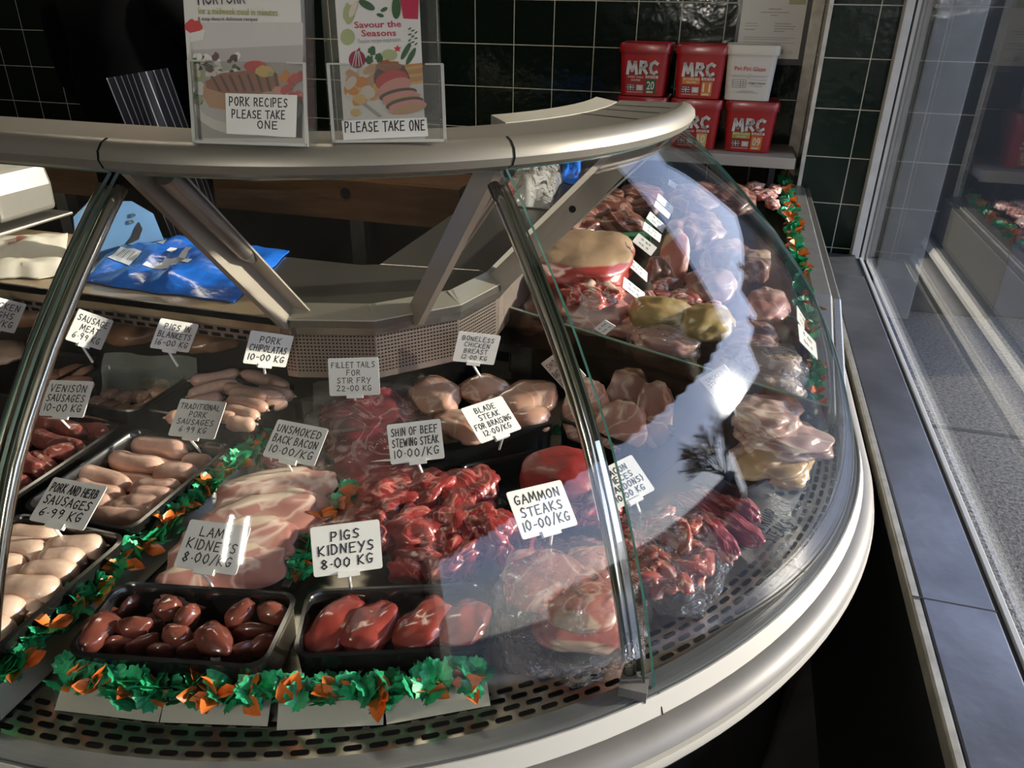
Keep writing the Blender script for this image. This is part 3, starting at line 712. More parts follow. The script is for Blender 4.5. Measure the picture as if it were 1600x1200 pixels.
T(['VENISON', 'SAUSAGES', '10-00 KG'], (78, 593), (147, 596), (60, 649), (108, 668), .85, 'white ticket reading VENISON SAUSAGES 10-00 KG standing in the dark red sausages', flip=True)
T(['TRADITIONAL', 'PORK', 'SAUSAGES', '6.99 KG'], (282, 622), (354, 628), (262, 680), (322, 716), .81, 'white ticket reading TRADITIONAL PORK SAUSAGES 6.99 KG', ratio=1.3, flip=True)
T(['PORK AND HERB', 'SAUSAGES', '6.99 KG'], (84, 744), (168, 760), (45, 812), (104, 848), .83, 'white ticket reading PORK AND HERB SAUSAGES 6.99 KG', flip=True)
T(['SAUSAGE', 'MEAT', '6.99 KG'], (124, 483), (179, 501), (103, 530), (145, 566), .925, 'grey shaded ticket reading SAUSAGE MEAT 6.99 KG')
T(['PIGS IN', 'BLANKETS', '16-00 KG'], (252, 498), (312, 507), (235, 543), (278, 572), .93, 'grey shaded ticket reading PIGS IN BLANKETS 16-00 KG')
T(['PORK', 'CHIPOLATAS', '10-00 KG'], (393, 517), (460, 525), (380, 567), (414, 584), .935, 'grey shaded ticket reading PORK CHIPOLATAS 10-00 KG')
T(['CHICKEN', 'THIGHS', '6.00/KG'], (-25, 460), (43, 475), (-45, 507), (-8, 530), .93, 'grey shaded ticket cut off at the left edge reading CHICKEN THIGHS')
T(['FILLET TAILS', 'FOR', 'STIR FRY', '22-00 KG'], (512, 560), (591, 558), (515, 619), (555, 634), .86, 'white ticket reading FILLET TAILS FOR STIR FRY 22-00 KG')
T(['UNSMOKED', 'BACK BACON', '10.00/KG'], (434, 654), (514, 670), (410, 712), (462, 748), .83, 'white ticket reading UNSMOKED BACK BACON 10.00/KG', flip=True)
T(['SHIN OF BEEF', 'STEWING STEAK', '10.00/KG'], (604, 664), (688, 654), (611, 726), (661, 742), .86, 'white ticket reading SHIN OF BEEF STEWING STEAK 10.00/KG')
T(['BONELESS', 'CHICKEN', 'BREAST', '12.00 KG'], (718, 518), (783, 525), (707, 564), (750, 588), .89, 'white ticket reading BONELESS CHICKEN BREAST 12.00 KG')
T(['SMOKED', 'BACK BACON', '10.00/KG'], (844, 568), (877, 546), (882, 610), (905, 625), .85, 'tilted ticket reading SMOKED BACK BACON behind the chrome post', ratio=1.3, flip=True)
T(['BLADE', 'STEAK', 'FOR BRAISING', '12.00/KG'], (720, 639), (784, 617), (752, 692), (780, 702), .84, 'tilted white ticket reading BLADE STEAK FOR BRAISING 12.00/KG', ratio=1.3, flip=True)
T(['GAMMON', 'STEAKS', '10-00/KG'], (791, 770), (877, 748), (818, 842), (860, 850), .85, 'white ticket reading GAMMON STEAKS 10-00/KG', flip=True)
T(['BACON', 'PIECES', '(LARDONS)', '10.00 KG'], (924, 741), (987, 709), (961, 797), (1000, 800), .83, 'white ticket reading BACON PIECES (LARDONS) 10.00 KG behind the glass joint', ratio=1.2, flip=True)
T(['SMOKED', 'STREAKY', 'BACON', '10.00 KG'], (1091, 592), (1131, 570), (1122, 630), (1150, 650), .93, 'pale ticket reading SMOKED STREAKY BACON beside the sun glare', ratio=1.2)
T(['LAMB', 'KIDNEYS', '8.00/KG'], (297, 810), (393, 823), (271, 885), (335, 922), .82, 'white ticket reading LAMB KIDNEYS 8.00/KG', flip=True)
T(['PIGS', 'KIDNEYS', '8.00 KG'], (485, 825), (593, 811), (491, 902), (549, 922), .82, 'white ticket reading PIGS KIDNEYS 8.00 KG')
GR = 'small illegible tickets down the right hand run'
for i, (a, b, c, lab) in enumerate([
    ((975, 432), (1008, 458), (973, 449), 'nearest of the small tickets above the yellow chickens'),
    ((981, 398), (1012, 426), (980, 413), 'small ticket beside the red end of the beef rib joint'),
    ((998, 364), (1027, 387), (988, 377), 'small white-based ticket just right of the rib joint top'),
    ((1007, 346), (1034, 367), (1004, 358), 'lower ticket of the middle pair beside the green divider'),
    ((1016, 330), (1041, 353), (1010, 341), 'upper ticket of the middle pair beside the green divider'),
    ((1025, 313), (1048, 334), (1022, 322), 'lower grey ticket of the far pair'), ((1029, 302), (1053, 324), (1026, 312), 'upper grey ticket of the far pair'),
    ((1046, 280), (1062, 290), (1044, 288), 'farthest small white ticket on the right hand run'),
    ((1245, 477), (1263, 506), (1246, 500), 'upper of the two tickets leaning by the right garland'), ((1247, 505), (1275, 535), (1250, 533), 'lower of the two tickets leaning by the right garland'),
    ((928, 514), (945, 500), (945, 524), 'ticket half hidden behind the green-edged glass divider')]):
    mx = ((a[0]+b[0])/2+2, (b[1]+c[1])/2+6)
    T(['~ ~~', '~~ ~'], a, b, c, mx, .955 if i not in (8, 9) else .93, lab, ratio=1.8 if i != 10 else 1.3, group=GR, small=True)

# ================================================================== TRAYS
M_tray = mat('black_plastic_tray', (.010, .010, .010), .18, coat=.3)
def rrect(w, d, r, n=5):
    P = []
    for cx, cy, a0 in ((w/2-r, d/2-r, 0), (-w/2+r, d/2-r, 90), (-w/2+r, -d/2+r, 180), (w/2-r, -d/2+r, 270)):
        for j in range(n): P.append((cx+r*math.cos(R_(a0+90*j/(n-1))), cy+r*math.sin(R_(a0+90*j/(n-1)))))
    return P
def tray(c, w, d, rz, h, label, z=.785, group='black plastic meat trays'):
    t = thing('meat_tray', label, 'tray', (c[0], c[1], z), rz, group)
    mb = MB(); rings = [(0, .0, .012), (-.003, h*.75, .018), (-.001, h-.004, .02), (0, h-.002, .021), (.0, h, .021), (-.005, h+.001, .02), (-.007, h-.002, .018), (-.009, h-.012, .017), (-.014, .005, .012)]
    rows = [[(x, y, zz) for x, y in rrect(w-.012+2*o if k == 0 else w+2*o, d-.012+2*o if k == 0 else d+2*o, max(.006, r))] for k, (o, zz, r) in enumerate(rings)]
    mb.grid(rows, closed=True); mb.add(rows[0], [tuple(range(len(rows[0])))[::-1]]); mb.add(rows[-1], [tuple(range(len(rows[0])))])
    mb.build('tray_body', M_tray, t, auto=50)
    rb = MB()
    n = int(w/.02)
    for i in range(n): x = -w/2+.02+(w-.04)*i/max(1, n-1); rb.box((x-.002, -d/2+.018, .004), (x+.002, d/2-.018, .0075))
    rb.build('ribs', M_tray, t)
    return t
tray((-.808, .545), .188, .235, 0, .062, 'black tray of pale pork and herb sausages, nearest on the left')
tray((-.815, .79), .190, .238, 0, .062, 'black tray holding the traditional pork sausages')
tray((-.812, 1.02), .205, .165, 0, .08, 'black tray holding the slim pork chipolatas')
tray((-1.03, .79), .192, .245, 0, .062, 'black tray holding the dark red venison sausages')
tray((-1.03, 1.015), .195, .155, 0, .07, 'black tray of pigs in blankets under a clear sheet')
tray((-1.245, 1.01), .20, .19, 0, .075, 'black tray of sausage meat portions behind the left chrome post')
tray((-.546, .554), .232, .122, R_(11.4), .055, 'black tray of glossy lamb kidneys behind the front garland')
tray((-.312, .632), .230, .112, R_(20.3), .055, 'black tray holding four large red pigs kidneys')
tray((-.378, 1.105), .25, .17, R_(38), .075, 'black tray under the boneless chicken breasts')
tray((-.50, 1.02), .20, .13, R_(20), .045, 'low black tray under the vacuum packed fillet tails')
tray((-.26, .99), .17, .13, R_(40), .040, 'empty looking black tray between chicken breasts and blade steak')
tray((.100, 1.105), .20, .10, R_(52), .072, 'dark tray under the smoked streaky bacon joints by the right glass')
tray((-.13, 1.17), .20, .11, R_(-24), .06, 'dark tray under the smoked back bacon')
# ================================================================== MEAT
FATC = {'bacon_fat': (.60, .46, .35), 'gammon_fat': (.56, .40, .28), 'tan_beef_fat': (.42, .28, .17), 'golden_rind': (.46, .30, .14)}
def blob_mesh(name, m, sx, sy, sz, seed=0, amp=.12, freq=2.2, p=2.4, flat=.55, n=4, fine=.02, fat=None, ridge=.10, taper=0, bend=0):
    """A rounded lump sx*sy*sz: super-ellipsoid with folds; FLAT cuts its underside level. fat=(material, z threshold, direction) paints a rind."""
    bm = bmesh.new(); bmesh.ops.create_icosphere(bm, subdivisions=n, radius=1)
    off = Vector((seed*3.17, seed*1.73, seed*.91))
    for v in bm.verts:
        c = v.co.normalized(); s = (abs(c.x)**p+abs(c.y)**p+abs(c.z)**p)**(-1/p); q = c*s
        k = 1+amp*noise.noise(c*freq+off)*1.6
        if ridge: k -= ridge*max(0, .35-abs(noise.noise(c*freq*1.3+off*2)))*1.2
        if fine: k += fine*noise.noise(c*freq*5+off)+fine*.6*noise.noise(c*freq*11+off)
        q = q*k
        if q.z < -flat: q.z = -flat+(q.z+flat)*.12
        if taper: f = 1-taper*(q.x*.5+.5); q.y *= f; q.z *= (f+1)/2
        if bend: q.y += bend*(q.x*q.x-.4)
        v.co = Vector((q.x*sx/2, q.y*sy/2, q.z*sz/2))
    me = bpy.data.meshes.new(name); bm.to_mesh(me)
    if fat and m.name in MEATS:
        key = m.name+'_rind_%s_%s_%s' % (fat[0].name, fat[1], '_'.join(str(q) for q in fat[2]))
        m = meat(key, rind=(FATC.get(fat[0].name, (.68, .54, .44)), fat[1], fat[2]), **MEATS[m.name]); fat = None
    me.materials.append(m)
    if fat:
        me.materials.append(fat[0]); d = Vector(fat[2]).normalized()
        for f in me.polygons:
            c = Vector((f.center.x/sx*2, f.center.y/sy*2, f.center.z/sz*2))
            if c.dot(d)+.10*noise.noise(c*4+off) > fat[1]: f.material_index = 1
    for f in me.polygons: f.use_smooth = True
    bm.free(); return me
def put(name, me, loc, rot=(0, 0, 0), label=None, cat=None, group=None, parent=None):
    o = bpy.data.objects.new(name, me); COL.objects.link(o); o.location = loc; o.rotation_euler = rot
    prop(o, label, cat, group)
    if parent: o.parent = parent
    return o
def fit(x0, y0, x1, y1, zc, h):
    """world centre, width, depth, heading of a lump whose outline fills the box"""
    P = at((x0+x1)/2, (y0+y1)/2, zc); d = P-CO; u = d.dot(CF)/FPX
    W, E = (x1-x0)*u, (y1-y0)*u; ph = math.asin(-d.normalized().z)
    D = math.sqrt(max(E*E-(h*math.cos(ph))**2, (.35*E)**2))/math.sin(ph)
    return P, W, min(D, W*2.2), math.atan2(d.y, d.x)-PI/2
def lump(name, m, box, zc, h, label, cat='meat', group=None, rot=0, tilt=(0, 0), film=None, **kw):
    P, W, D, rz = fit(*box, zc, h)
    o = put(name, blob_mesh(name, m, W, D, h, seed=(box[0]*.37+box[1]*.11) % 50, **kw), P, (tilt[0], tilt[1], rz+rot), label, cat, group)
    return o
def along(name, m, p1, p2, wpx, zc, h, label, cat='meat', group=None, tilt=0, **kw):
    A, B = at(*p1, zc), at(*p2, zc); L = (B-A); u = ((A+B)/2-CO).dot(CF)/FPX
    rz = math.atan2(L.y, L.x)
    return put(name, blob_mesh(name, m, L.length, wpx*u, h, seed=(p1[0]*.31+p1[1]*.17) % 50, **kw), (A+B)/2, (0, tilt, rz), label, cat, group)
# ---- sausages: one mesh of each kind and bend, copied
def sausage_mesh(name, m, L, r, bend, seed):
    mb = MB(); pts = []; rs = []; N = 14
    for i in range(N+1):
        t = i/N; x = (t-.5)*L; e = min(1, math.sqrt(max(0, 1-(abs(t-.5)*2)**5)))
        pts.append((x, bend*((2*t-1)**2-.35), 0)); rs.append(max(.16, e)*r*(1+.06*noise.noise(Vector((t*4, seed, 0)))))
    mb.tube(pts, rs, 14); mb.tube([(-L/2-.004, bend*.65, 0), (-L/2+.002, bend*.65, 0)], [.0015, .003], 6); mb.tube([(L/2-.002, bend*.65, 0), (L/2+.004, bend*.65, 0)], [.003, .0015], 6)
    o = mb.build(name, m, smooth=True); me = o.data; bpy.data.objects.remove(o)
    return me
M_pork = meat('pale_pork_sausage', (.56, .33, .25), (.68, .44, .34), (.74, .58, .47), .12, scale=45, rough=.36, bump=.12, veins=False)
M_herb = meat('herb_pork_sausage', (.60, .40, .30), (.70, .50, .38), (.32, .24, .14), .02, scale=60, rough=.36, bump=.12, veins=False)
M_chip = meat('chipolata', (.55, .33, .24), (.66, .42, .32), (.74, .58, .47), .10, scale=50, rough=.36, bump=.12, veins=False)
M_ven = meat('venison_sausage', (.15, .030, .024), (.26, .070, .052), (.50, .30, .25), .30, scale=75, rough=.28, bump=.15, veins=False)
def sausages(kind, m, spots, z, r, label, group, seed):
    rnd = random.Random(seed); base = {}
    for i, (x1, y1, x2, y2, *dz) in enumerate(spots):
        zz = z+(dz[0] if dz else 0); A, B = at(x1, y1, zz), at(x2, y2, zz); d = B-A; L = max(.045, d.length); k = (round(L, 2), i % 2)
        if k not in base: base[k] = sausage_mesh(kind, m, k[0], r, (.008 if i % 2 else -.006)*L/.09, seed+i)
        put(kind, base[k], (A+B)/2, (rnd.uniform(-.5, .5), rnd.uniform(-.08, .08), math.atan2(d.y, d.x)), label, 'sausage', group)
sausages('pork_sausage', M_pork, [(150, 786, 238, 800, -.016), (195, 770, 285, 775, -.018), (160, 752, 250, 762, -.018), (230, 730, 320, 740, -.018), (207, 692, 294, 709), (174, 717, 252, 732), (238, 740, 310, 744), (286, 722, 334, 728, -.01), (122, 741, 204, 762), (205, 762, 284, 768), (203, 776, 276, 782, .004), (118, 758, 190, 782, -.006), (110, 775, 176, 796, -.002), (190, 789, 256, 792), (172, 798, 240, 802, -.004), (140, 806, 234, 812, -.008)], .826, .0185, 'pale pink pork sausage in the traditional pork sausage tray', 'traditional pork sausages', 1)
sausages('pork_and_herb_sausage', M_herb, [(0, 900, 88, 905, -.02), (60, 870, 150, 868, -.02), (-5, 935, 70, 945, -.02), (10, 838, 92, 846), (2, 860, 72, 868), (72, 858, 164, 858), (58, 880, 134, 880), (-30, 884, 44, 889), (36, 901, 118, 899), (0, 920, 94, 926, .004), (-40, 955, 38, 960, .002), (28, 955, 70, 952, -.01), (-60, 988, 18, 990)], .832, .0205, 'plump pale sausage in the pork and herb tray at the left edge', 'pork and herb sausages', 2)
sausages('venison_sausage', M_ven, [(20, 735, 90, 715, -.02), (60, 690, 150, 690, -.02), (46, 658, 88, 668, -.002), (84, 662, 135, 680), (116, 658, 176, 676, .002), (48, 680, 128, 704, .004), (66, 715, 124, 704, .004), (30, 712, 66, 742, .002), (52, 714, 82, 742, -.002), (5, 768, 42, 752), (134, 680, 168, 686, -.012), (-20, 688, 46, 694), (-15, 722, 30, 738), (-30, 755, 14, 770)], .828, .0165, 'dark red speckled venison sausage in its tray at the far left', 'venison sausages', 3)
sausages('pork_chipolata', M_chip, [(270, 648, 350, 640, -.018), (340, 650, 420, 640, -.018), (380, 583, 452, 606), (300, 599, 374, 582), (292, 616, 374, 600), (345, 603, 440, 625, .003), (356, 612, 422, 622, .006), (404, 610, 458, 618, -.004), (354, 627, 420, 637, .004), (410, 634, 450, 626, -.006), (350, 642, 404, 652), (262, 656, 326, 642), (283, 637, 348, 622), (352, 660, 400, 664, -.006), (320, 652, 372, 656, -.004)], .867, .0135, 'slim pale chipolata in the pork chipolata tray', 'pork chipolatas', 4)
# ---- back trays on the left
M_bacwrap = meat('bacon_wrap', (.42, .17, .10), (.60, .33, .22), (.72, .55, .42), .2, scale=40, stretch=(1, 6, 1))
M_mince = meat('sausage_meat', (.46, .20, .12), (.56, .29, .19), scale=30, bump=.2)
M_thigh = meat('chicken_thigh', (.55, .36, .24), (.66, .48, .34), scale=25)
for i, (x, y) in enumerate([(150, 630), (172, 637), (194, 642), (216, 640), (238, 632), (172, 618), (196, 622), (220, 620), (246, 612), (262, 598), (236, 598)]):
    lump('pig_in_blanket', M_bacwrap, (x-15, y-10, x+15, y+10), .826+(.006 if i > 4 else 0), .022, 'small bacon wrapped sausage in the tray under the clear sheet', 'sausage', 'pigs in blankets', rot=.5, n=3)
for i, b in enumerate([(30, 578, 105, 612), (60, 588, 142, 622), (20, 602, 90, 640), (88, 570, 146, 600)]):
    lump('sausage_meat_portion', M_mince, b, .845, .03, 'salmon pink sausage meat portion behind the left chrome posts', 'sausage meat', 'sausage meat portions', n=3, fine=.02)
lump('chicken_thigh', M_thigh, (-40, 532, 36, 572), .86, .035, 'pale chicken thighs cut off by the left picture edge', 'chicken', n=3, ridge=.3)
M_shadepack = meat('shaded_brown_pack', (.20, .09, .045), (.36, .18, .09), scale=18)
for i, b in enumerate([(92, 488, 150, 530), (170, 498, 250, 540), (288, 512, 372, 552), (20, 480, 80, 512)]):
    lump('wrapped_joint', M_shadepack, b, .90, .045, ['brown wrapped joint behind the sausage meat ticket', 'brown wrapped joint behind the pigs in blankets tray', 'brown wrapped joint under the worktop left of the chipolata ticket', 'brown wrapped joint beside the chicken thighs ticket'][i], 'meat', n=3)
M_film = glass_mat('cling_film', 1.5, (.97, .97, .96), .03, bump=.75, bscale=24, haze=.03, boost=1.5)
M_filmclear = glass_mat('clear_film', 1.5, (.98, .98, .97), .04, bump=.35, bscale=30, haze=.02, boost=1.0)
M_flatbag = glass_mat('flat_bag_film', 1.5, (.96, .96, .94), .06, bump=.5, bscale=35, haze=.16, haze_color=(.62, .60, .54), boost=1.6)
M_sheet = glass_mat('greenish_sheet', 1.5, (.92, .95, .9), .1, haze=.30, haze_color=(.55, .60, .50))  # pale rectangle mirrored in the glass, built as a hazy sheet
a, b = at(147, 640, .80), at(292, 648, .80)
sh = MB(); rows = []
for i in range(7):
    t = i/6; rows.append([a.lerp(b, j/8)+Vector((0, .012+.045*t, .008+.085*t))+Vector((0, .006*math.sin(j*1.3+i), 0)) for j in range(9)])
sh.grid(rows); o = sh.build('plastic_sheet', M_sheet, smooth=True); prop(o, 'square translucent plastic sheet standing over the pigs in blankets', 'plastic sheet')
# ---- kidneys
M_kid = meat('lamb_kidney', (.10, .026, .018), (.21, .060, .04), scale=16, rough=.14, bump=.06, coat=.8)
M_pkid = meat('pigs_kidney', (.19, .026, .020), (.31, .055, .04), scale=14, rough=.2, bump=.10, coat=.6)
LK = [(154, 990, 46, 58), (210, 985, 48, 34), (243, 976, 34, 30), (262, 955, 40, 34), (292, 968, 42, 34), (276, 998, 44, 34), (186, 1014, 44, 28), (224, 1012, 46, 28), (332, 1004, 46, 56), (376, 963, 50, 34), (425, 962, 46, 34), (394, 992, 60, 30), (378, 1024, 58, 28), (412, 1012, 44, 30), (205, 952, 52, 26), (172, 965, 40, 26), (254, 1024, 46, 24), (300, 1020, 40, 24)]
for i, (x, y, w, h) in enumerate(LK):
    w, h = w*1.18, h*1.12; y -= 5
    lump('lamb_kidney', M_kid, (x-w/2, y-h/2, x+w/2, y+h/2), .817+(.012 if h > 36 else 0), .030, 'small glossy brown lamb kidney in the front left tray', 'kidney', 'lamb kidneys', rot=(i % 5)*.35-.7, p=2, flat=.9, amp=.1, freq=1.6, bend=.25, n=3)
for i, (p1, p2, w) in enumerate([((556, 938), (488, 1022), 78), ((618, 946), (544, 1020), 76), ((700, 940), (626, 1018), 78), ((748, 944), (704, 1014), 80)]):
    along('pigs_kidney', M_pkid, p1, p2, w, .826+.002*i, .040, 'large smooth red %s of the four pigs kidneys' % ['leftmost bright', 'second from left', 'third from left', 'rightmost'][i] if i else 'bright pinkish red leftmost one of the four pigs kidneys', 'kidney', 'pigs kidneys', p=2.5, flat=.8, amp=.10, freq=1.3, bend=-.10, ridge=.2)
# ---- bacon
M_bac = meat('pale_bacon', (.36, .15, .125), (.47, .23, .19), (.66, .48, .40), .015, scale=12, bump=.12, rough=.3, fscale=7)
M_fat = meat('bacon_fat', (.66, .52, .39), (.74, .62, .50), scale=25, bump=.1)
for i, (b, z) in enumerate([((338, 742, 522, 798), .838), ((322, 780, 506, 842), .836), ((272, 818, 462, 896), .832), ((250, 868, 446, 930), .826)]):
    lump('bacon_rasher_stack', M_bac, b, z, .022, ['topmost pale rashers of unsmoked back bacon behind the others', 'second fold of back bacon with a white fat edge', 'wide fold of back bacon behind the lamb kidneys ticket', 'front fold of back bacon just behind the kidney tray'][i], 'bacon', 'unsmoked back bacon', tilt=(R_(14), 0), fat=(M_fat, .70, (-.1, 1, .35)), amp=.14, freq=1.9, p=2.6, fine=.012)
lump('bacon_rasher_stack', M_bac, (470, 772, 566, 836), .824, .02, 'redder end of back bacon beside the right hand garland', 'bacon', 'unsmoked back bacon', fat=(M_fat, .8, (.6, .7, .2)), amp=.15)
# ---- stewing steak
M_stew = meat('stewing_steak', (.13, .008, .010), (.34, .040, .034), (.52, .17, .14), .03, scale=19, rough=.30, bump=.6, coat=.35, stretch=(1, 2.4, 1), fscale=11)
SS = [(610, 782, 110, 84), (668, 770, 104, 70), (728, 768, 100, 74), (590, 836, 84, 70), (648, 830, 100, 74), (712, 816, 110, 76), (768, 826, 96, 66), (660, 876, 96, 60), (722, 874, 104, 60), (784, 862, 86, 50), (636, 896, 60, 34), (700, 898, 70, 34), (826, 848, 46, 26)]
for i, (x, y, w, h) in enumerate(SS):
    lump('stewing_steak_chunk', M_stew, (x-w/2, y-h/2, x+w/2, y+h/2), .822+(.016 if i < 7 else 0), .052, 'bright red chunk in the loose heap of shin of beef stewing steak', 'meat', 'stewing steak chunks', rot=i*.9, amp=.24, freq=1.9, fine=.03, ridge=.35, p=2.5)
# ---- fillet tails in vacuum packs
M_fil = meat('dark_fillet', (.20, .022, .035), (.34, .055, .07), (.55, .3, .28), .02, scale=16, rough=.25, bump=.4, coat=.5)
def vac(box, z, h, label, lab2, tilt=(0, 0), g='fillet tails in vacuum packs', m=M_fil, grow=12, rot=0):
    o = lump('fillet_tail', m, box, z, h, label, 'meat', g, tilt=tilt, rot=rot, amp=.16, p=2.8, fine=.02)
    P, W, D, rz = fit(box[0]-grow, box[1]-grow*.7, box[2]+grow, box[3]+grow*.7, z, h*.9)
    f = put('vacuum_pack', blob_mesh('vacuum_pack', M_filmclear, W, D, h*1.12, seed=box[0] % 31, amp=.10, p=3.6, fine=.03, flat=.7), P+Vector((0, 0, .002)), (tilt[0], tilt[1], rz+rot), lab2, 'vacuum pack', 'clear vacuum packs')
    ring = MB(); inr = rrect(W*.90, D*.90, .02); our = rrect(W*1.13, D*1.16, .006)
    ring.grid([[(x, y, -.004) for x, y in inr], [((x+u)/2, (y+v)/2, -.002+.003*math.sin(9*i)) for i, ((x, y), (u, v)) in enumerate(zip(inr, our))], [(x, y, -.004+.003*math.sin(5*i)) for i, (x, y) in enumerate(our)]], closed=True)
    ring.build('sealed_edge', M_flatbag, f, smooth=True)
vac((414, 664, 556, 746), .812, .03, 'dark fillet tail in the pack left under the unsmoked bacon ticket', 'clear pack around the left dark fillet tail')
vac((515, 634, 655, 738), .836, .036, 'dark red fillet tail pack in the middle below the stir fry ticket', 'clear pack around the middle fillet tail', tilt=(R_(20), 0))
vac((500, 618, 648, 656), .858, .022, 'fillet tail pack lying across the back of the middle one', 'clear pack with a white tail lying across the back of the fillets', rot=.1)
tl = MB(); c = at(632, 632, .865); tl.poly([c, c+Vector((.035, .012, .014)), c+Vector((.042, .03, .006)), c+Vector((.01, .02, -.004))], .001)
o = tl.build('bag_tail', M_filmclear); rel(prop(o), [x for x in bpy.data.objects if x.name.startswith('vacuum_pack')][-1]) if 0 else prop(o, 'twisted clear tail of the rear fillet pack', 'plastic film')
# ---- chicken breasts
M_chk = meat('chicken_breast', (.46, .24, .165), (.57, .34, .245), (.64, .46, .36), .01, scale=12, rough=.22, bump=.08, coat=.6)
for i, b in enumerate([(640, 588, 722, 650), (712, 584, 800, 636), (780, 590, 868, 660), (680, 636, 760, 700), (790, 626, 864, 680), (735, 612, 800, 668), (655, 620, 710, 668)]):
    lump('chicken_breast', M_chk, b, .868-.004*i, .05, 'boneless chicken breast, %s in the heap below its ticket' % ['leftmost', 'rear middle', 'rightmost', 'front left', 'front right', 'central', 'small left'][i], 'chicken', 'boneless chicken breasts', rot=[.4, -.2, -.6, .9, -.9, .2, .6][i], amp=.14, freq=1.4, p=2, flat=.8)
# ---- blade steak
M_blade = meat('blade_steak', (.20, .012, .012), (.30, .030, .024), scale=16, rough=.4, bump=.5, coat=.15)
lump('blade_steak', M_blade, (812, 697, 946, 795), .838, .075, 'rounded dark red blade steak joint behind the gammon ticket', 'meat', 'blade steak', amp=.08, freq=1.2, p=2.2, flat=.6)
lump('blade_steak', M_stew, (880, 738, 972, 822), .826, .05, 'brighter ragged piece of blade steak in front of the joint', 'meat', 'blade steak', amp=.22, fine=.04)
# ---- gammon in its bag
M_gam = meat('gammon', (.42, .14, .11), (.52, .22, .175), (.64, .42, .34), .008, scale=10, rough=.25, bump=.1, coat=.6)
M_gfat = meat('gammon_fat', (.64, .47, .33), (.72, .58, .45), scale=20, bump=.1)
for i, (b, z, r, d) in enumerate([((782, 856, 912, 948), .846, .2, (-1, .2, 0)), ((836, 880, 972, 984), .842, -.2, (.2, -1, .3)), ((830, 950, 974, 1018), .808, 0, (.1, -1, 0)), ((880, 852, 968, 920), .838, 0, (.6, 1, 0))]):
    lump('gammon_steak', M_gam, b, z, .026, ['gammon steak at the upper left of the bag with a pale fat side', 'large smooth gammon steak on top of the bag', 'lower gammon steak with a cream fat edge at the bag front', 'gammon steak at the back of the bag'][i], 'gammon', 'gammon steaks', rot=r, fat=(M_gfat, .80, d), amp=.12, freq=1.5, p=2.5)
def bag(name, box, z, h, label, seed=1, fine=.07, p=2.6, m=None):
    P, W, D, rz = fit(*box, z, h)
    return put(name, blob_mesh(name, m or M_film, W, D, h, seed=seed, amp=.14, freq=2.0, p=p, fine=fine, flat=.75, n=5), P, (0, 0, rz), label, 'plastic bag', 'clear bags of meat')
fl = MB(); rows = []
for j in range(13):
    row = []
    for i in range(17):
        u, v = i/16*2-1, j/12*2-1; k = 1+.05*math.sin(5*math.atan2(v, u)+1)
        q = at(892+122*u*k*math.sqrt(1-v*v*.35), 955+96*v*k*math.sqrt(1-u*u*.35), .788); row.append(q+Vector((0, 0, .004+.006*abs(noise.noise(Vector((i*.6, j*.7, 3)))))))
    rows.append(row)
fl.grid(rows); o = fl.build('bag_skirt', M_flatbag, smooth=True)
SKIRT = o
o = bag('plastic_bag', (772, 842, 1008, 1044), .826, .075, 'crinkled clear plastic bag around the gammon steaks')
SKIRT.parent = o; bpy.context.view_layer.update(); SKIRT.matrix_parent_inverse = o.matrix_world.inverted()
# ---- lardons
M_lar = meat('bacon_lardon', (.34, .07, .06), (.48, .14, .11), (.66, .46, .38), .05, scale=18, rough=.25, bump=.25, coat=.6)
rnd = random.Random(5)
lm = [blob_mesh('bacon_lardon', M_lar, .056, .021, .015, seed=k*7+1, amp=.2, p=3.2, n=3, bend=.25) for k in range(4)]
for i in range(38):
    while 1:
        x, y = rnd.uniform(985, 1122), rnd.uniform(802, 912)
        if ((x-1052)/70)**2+((y-855)/58)**2 < 1: break
    put('bacon_lardon', lm[i % 4], at(x, y, .812+.022*(1-((x-1052)/80)**2)*rnd.random()+.006), (rnd.uniform(-.4, .4), rnd.uniform(-.3, .3), rnd.uniform(0, PI)), 'small pink bacon lardon strip in the bag right of the glass joint', 'bacon', 'bacon lardons')
bag('plastic_bag', (966, 786, 1136, 946), .815, .06, 'clear bag around the bacon lardons', 2, .05)
# ---- venison rump steaks, with the flat tail of their bag
M_rump = meat('venison_rump', (.12, .010, .018), (.25, .025, .035), (.5, .2, .2), .05, scale=14, rough=.28, bump=.2, stretch=(1, 5, 1))
for i, (p1, p2, w) in enumerate([((1058, 772), (1148, 830), 44), ((1085, 760), (1172, 808), 40), ((1118, 800), (1190, 852), 44), ((1080, 800), (1150, 868), 40), ((1130, 770), (1184, 812), 34)]):
    along('venison_rump_steak', M_rump, p1, p2, w, .815+.003*i, .028, ['left', 'rear', 'front right', 'front left', 'short right'][i]+' of the dark crimson venison rump steaks', 'meat', 'venison rump steaks', p=2.6, amp=.12)
fb = MB(); c0, c1, c2, c3 = [at(*p, .803) for p in ((1135, 868), (1205, 902), (1276, 800), (1192, 772))]
fb.grid([[c0.lerp(c1, i/6).lerp(c3.lerp(c2, i/6), j/8)+Vector((0, 0, .008+.004*math.sin(i*1.3+j*.9))) for i in range(7)] for j in range(9)])
o = fb.build('plastic_bag', M_flatbag, smooth=True); prop(o, 'flat clear bag end with handwriting beside the venison rump steaks', 'plastic bag', 'clear bags of meat')
wb = MB(); write_line(wb, 'VENISON RUMP', 0, .016, .0125, .072, .0014, rnd, 0); write_line(wb, 'STEAKS', .026, 0, .0125, .040, .0014, rnd, 0)
x = (at(1235, 800, .815)-at(1172, 858, .815)); x.z = 0
w = wb.build('handwriting', M_ink); L = x.length/.075
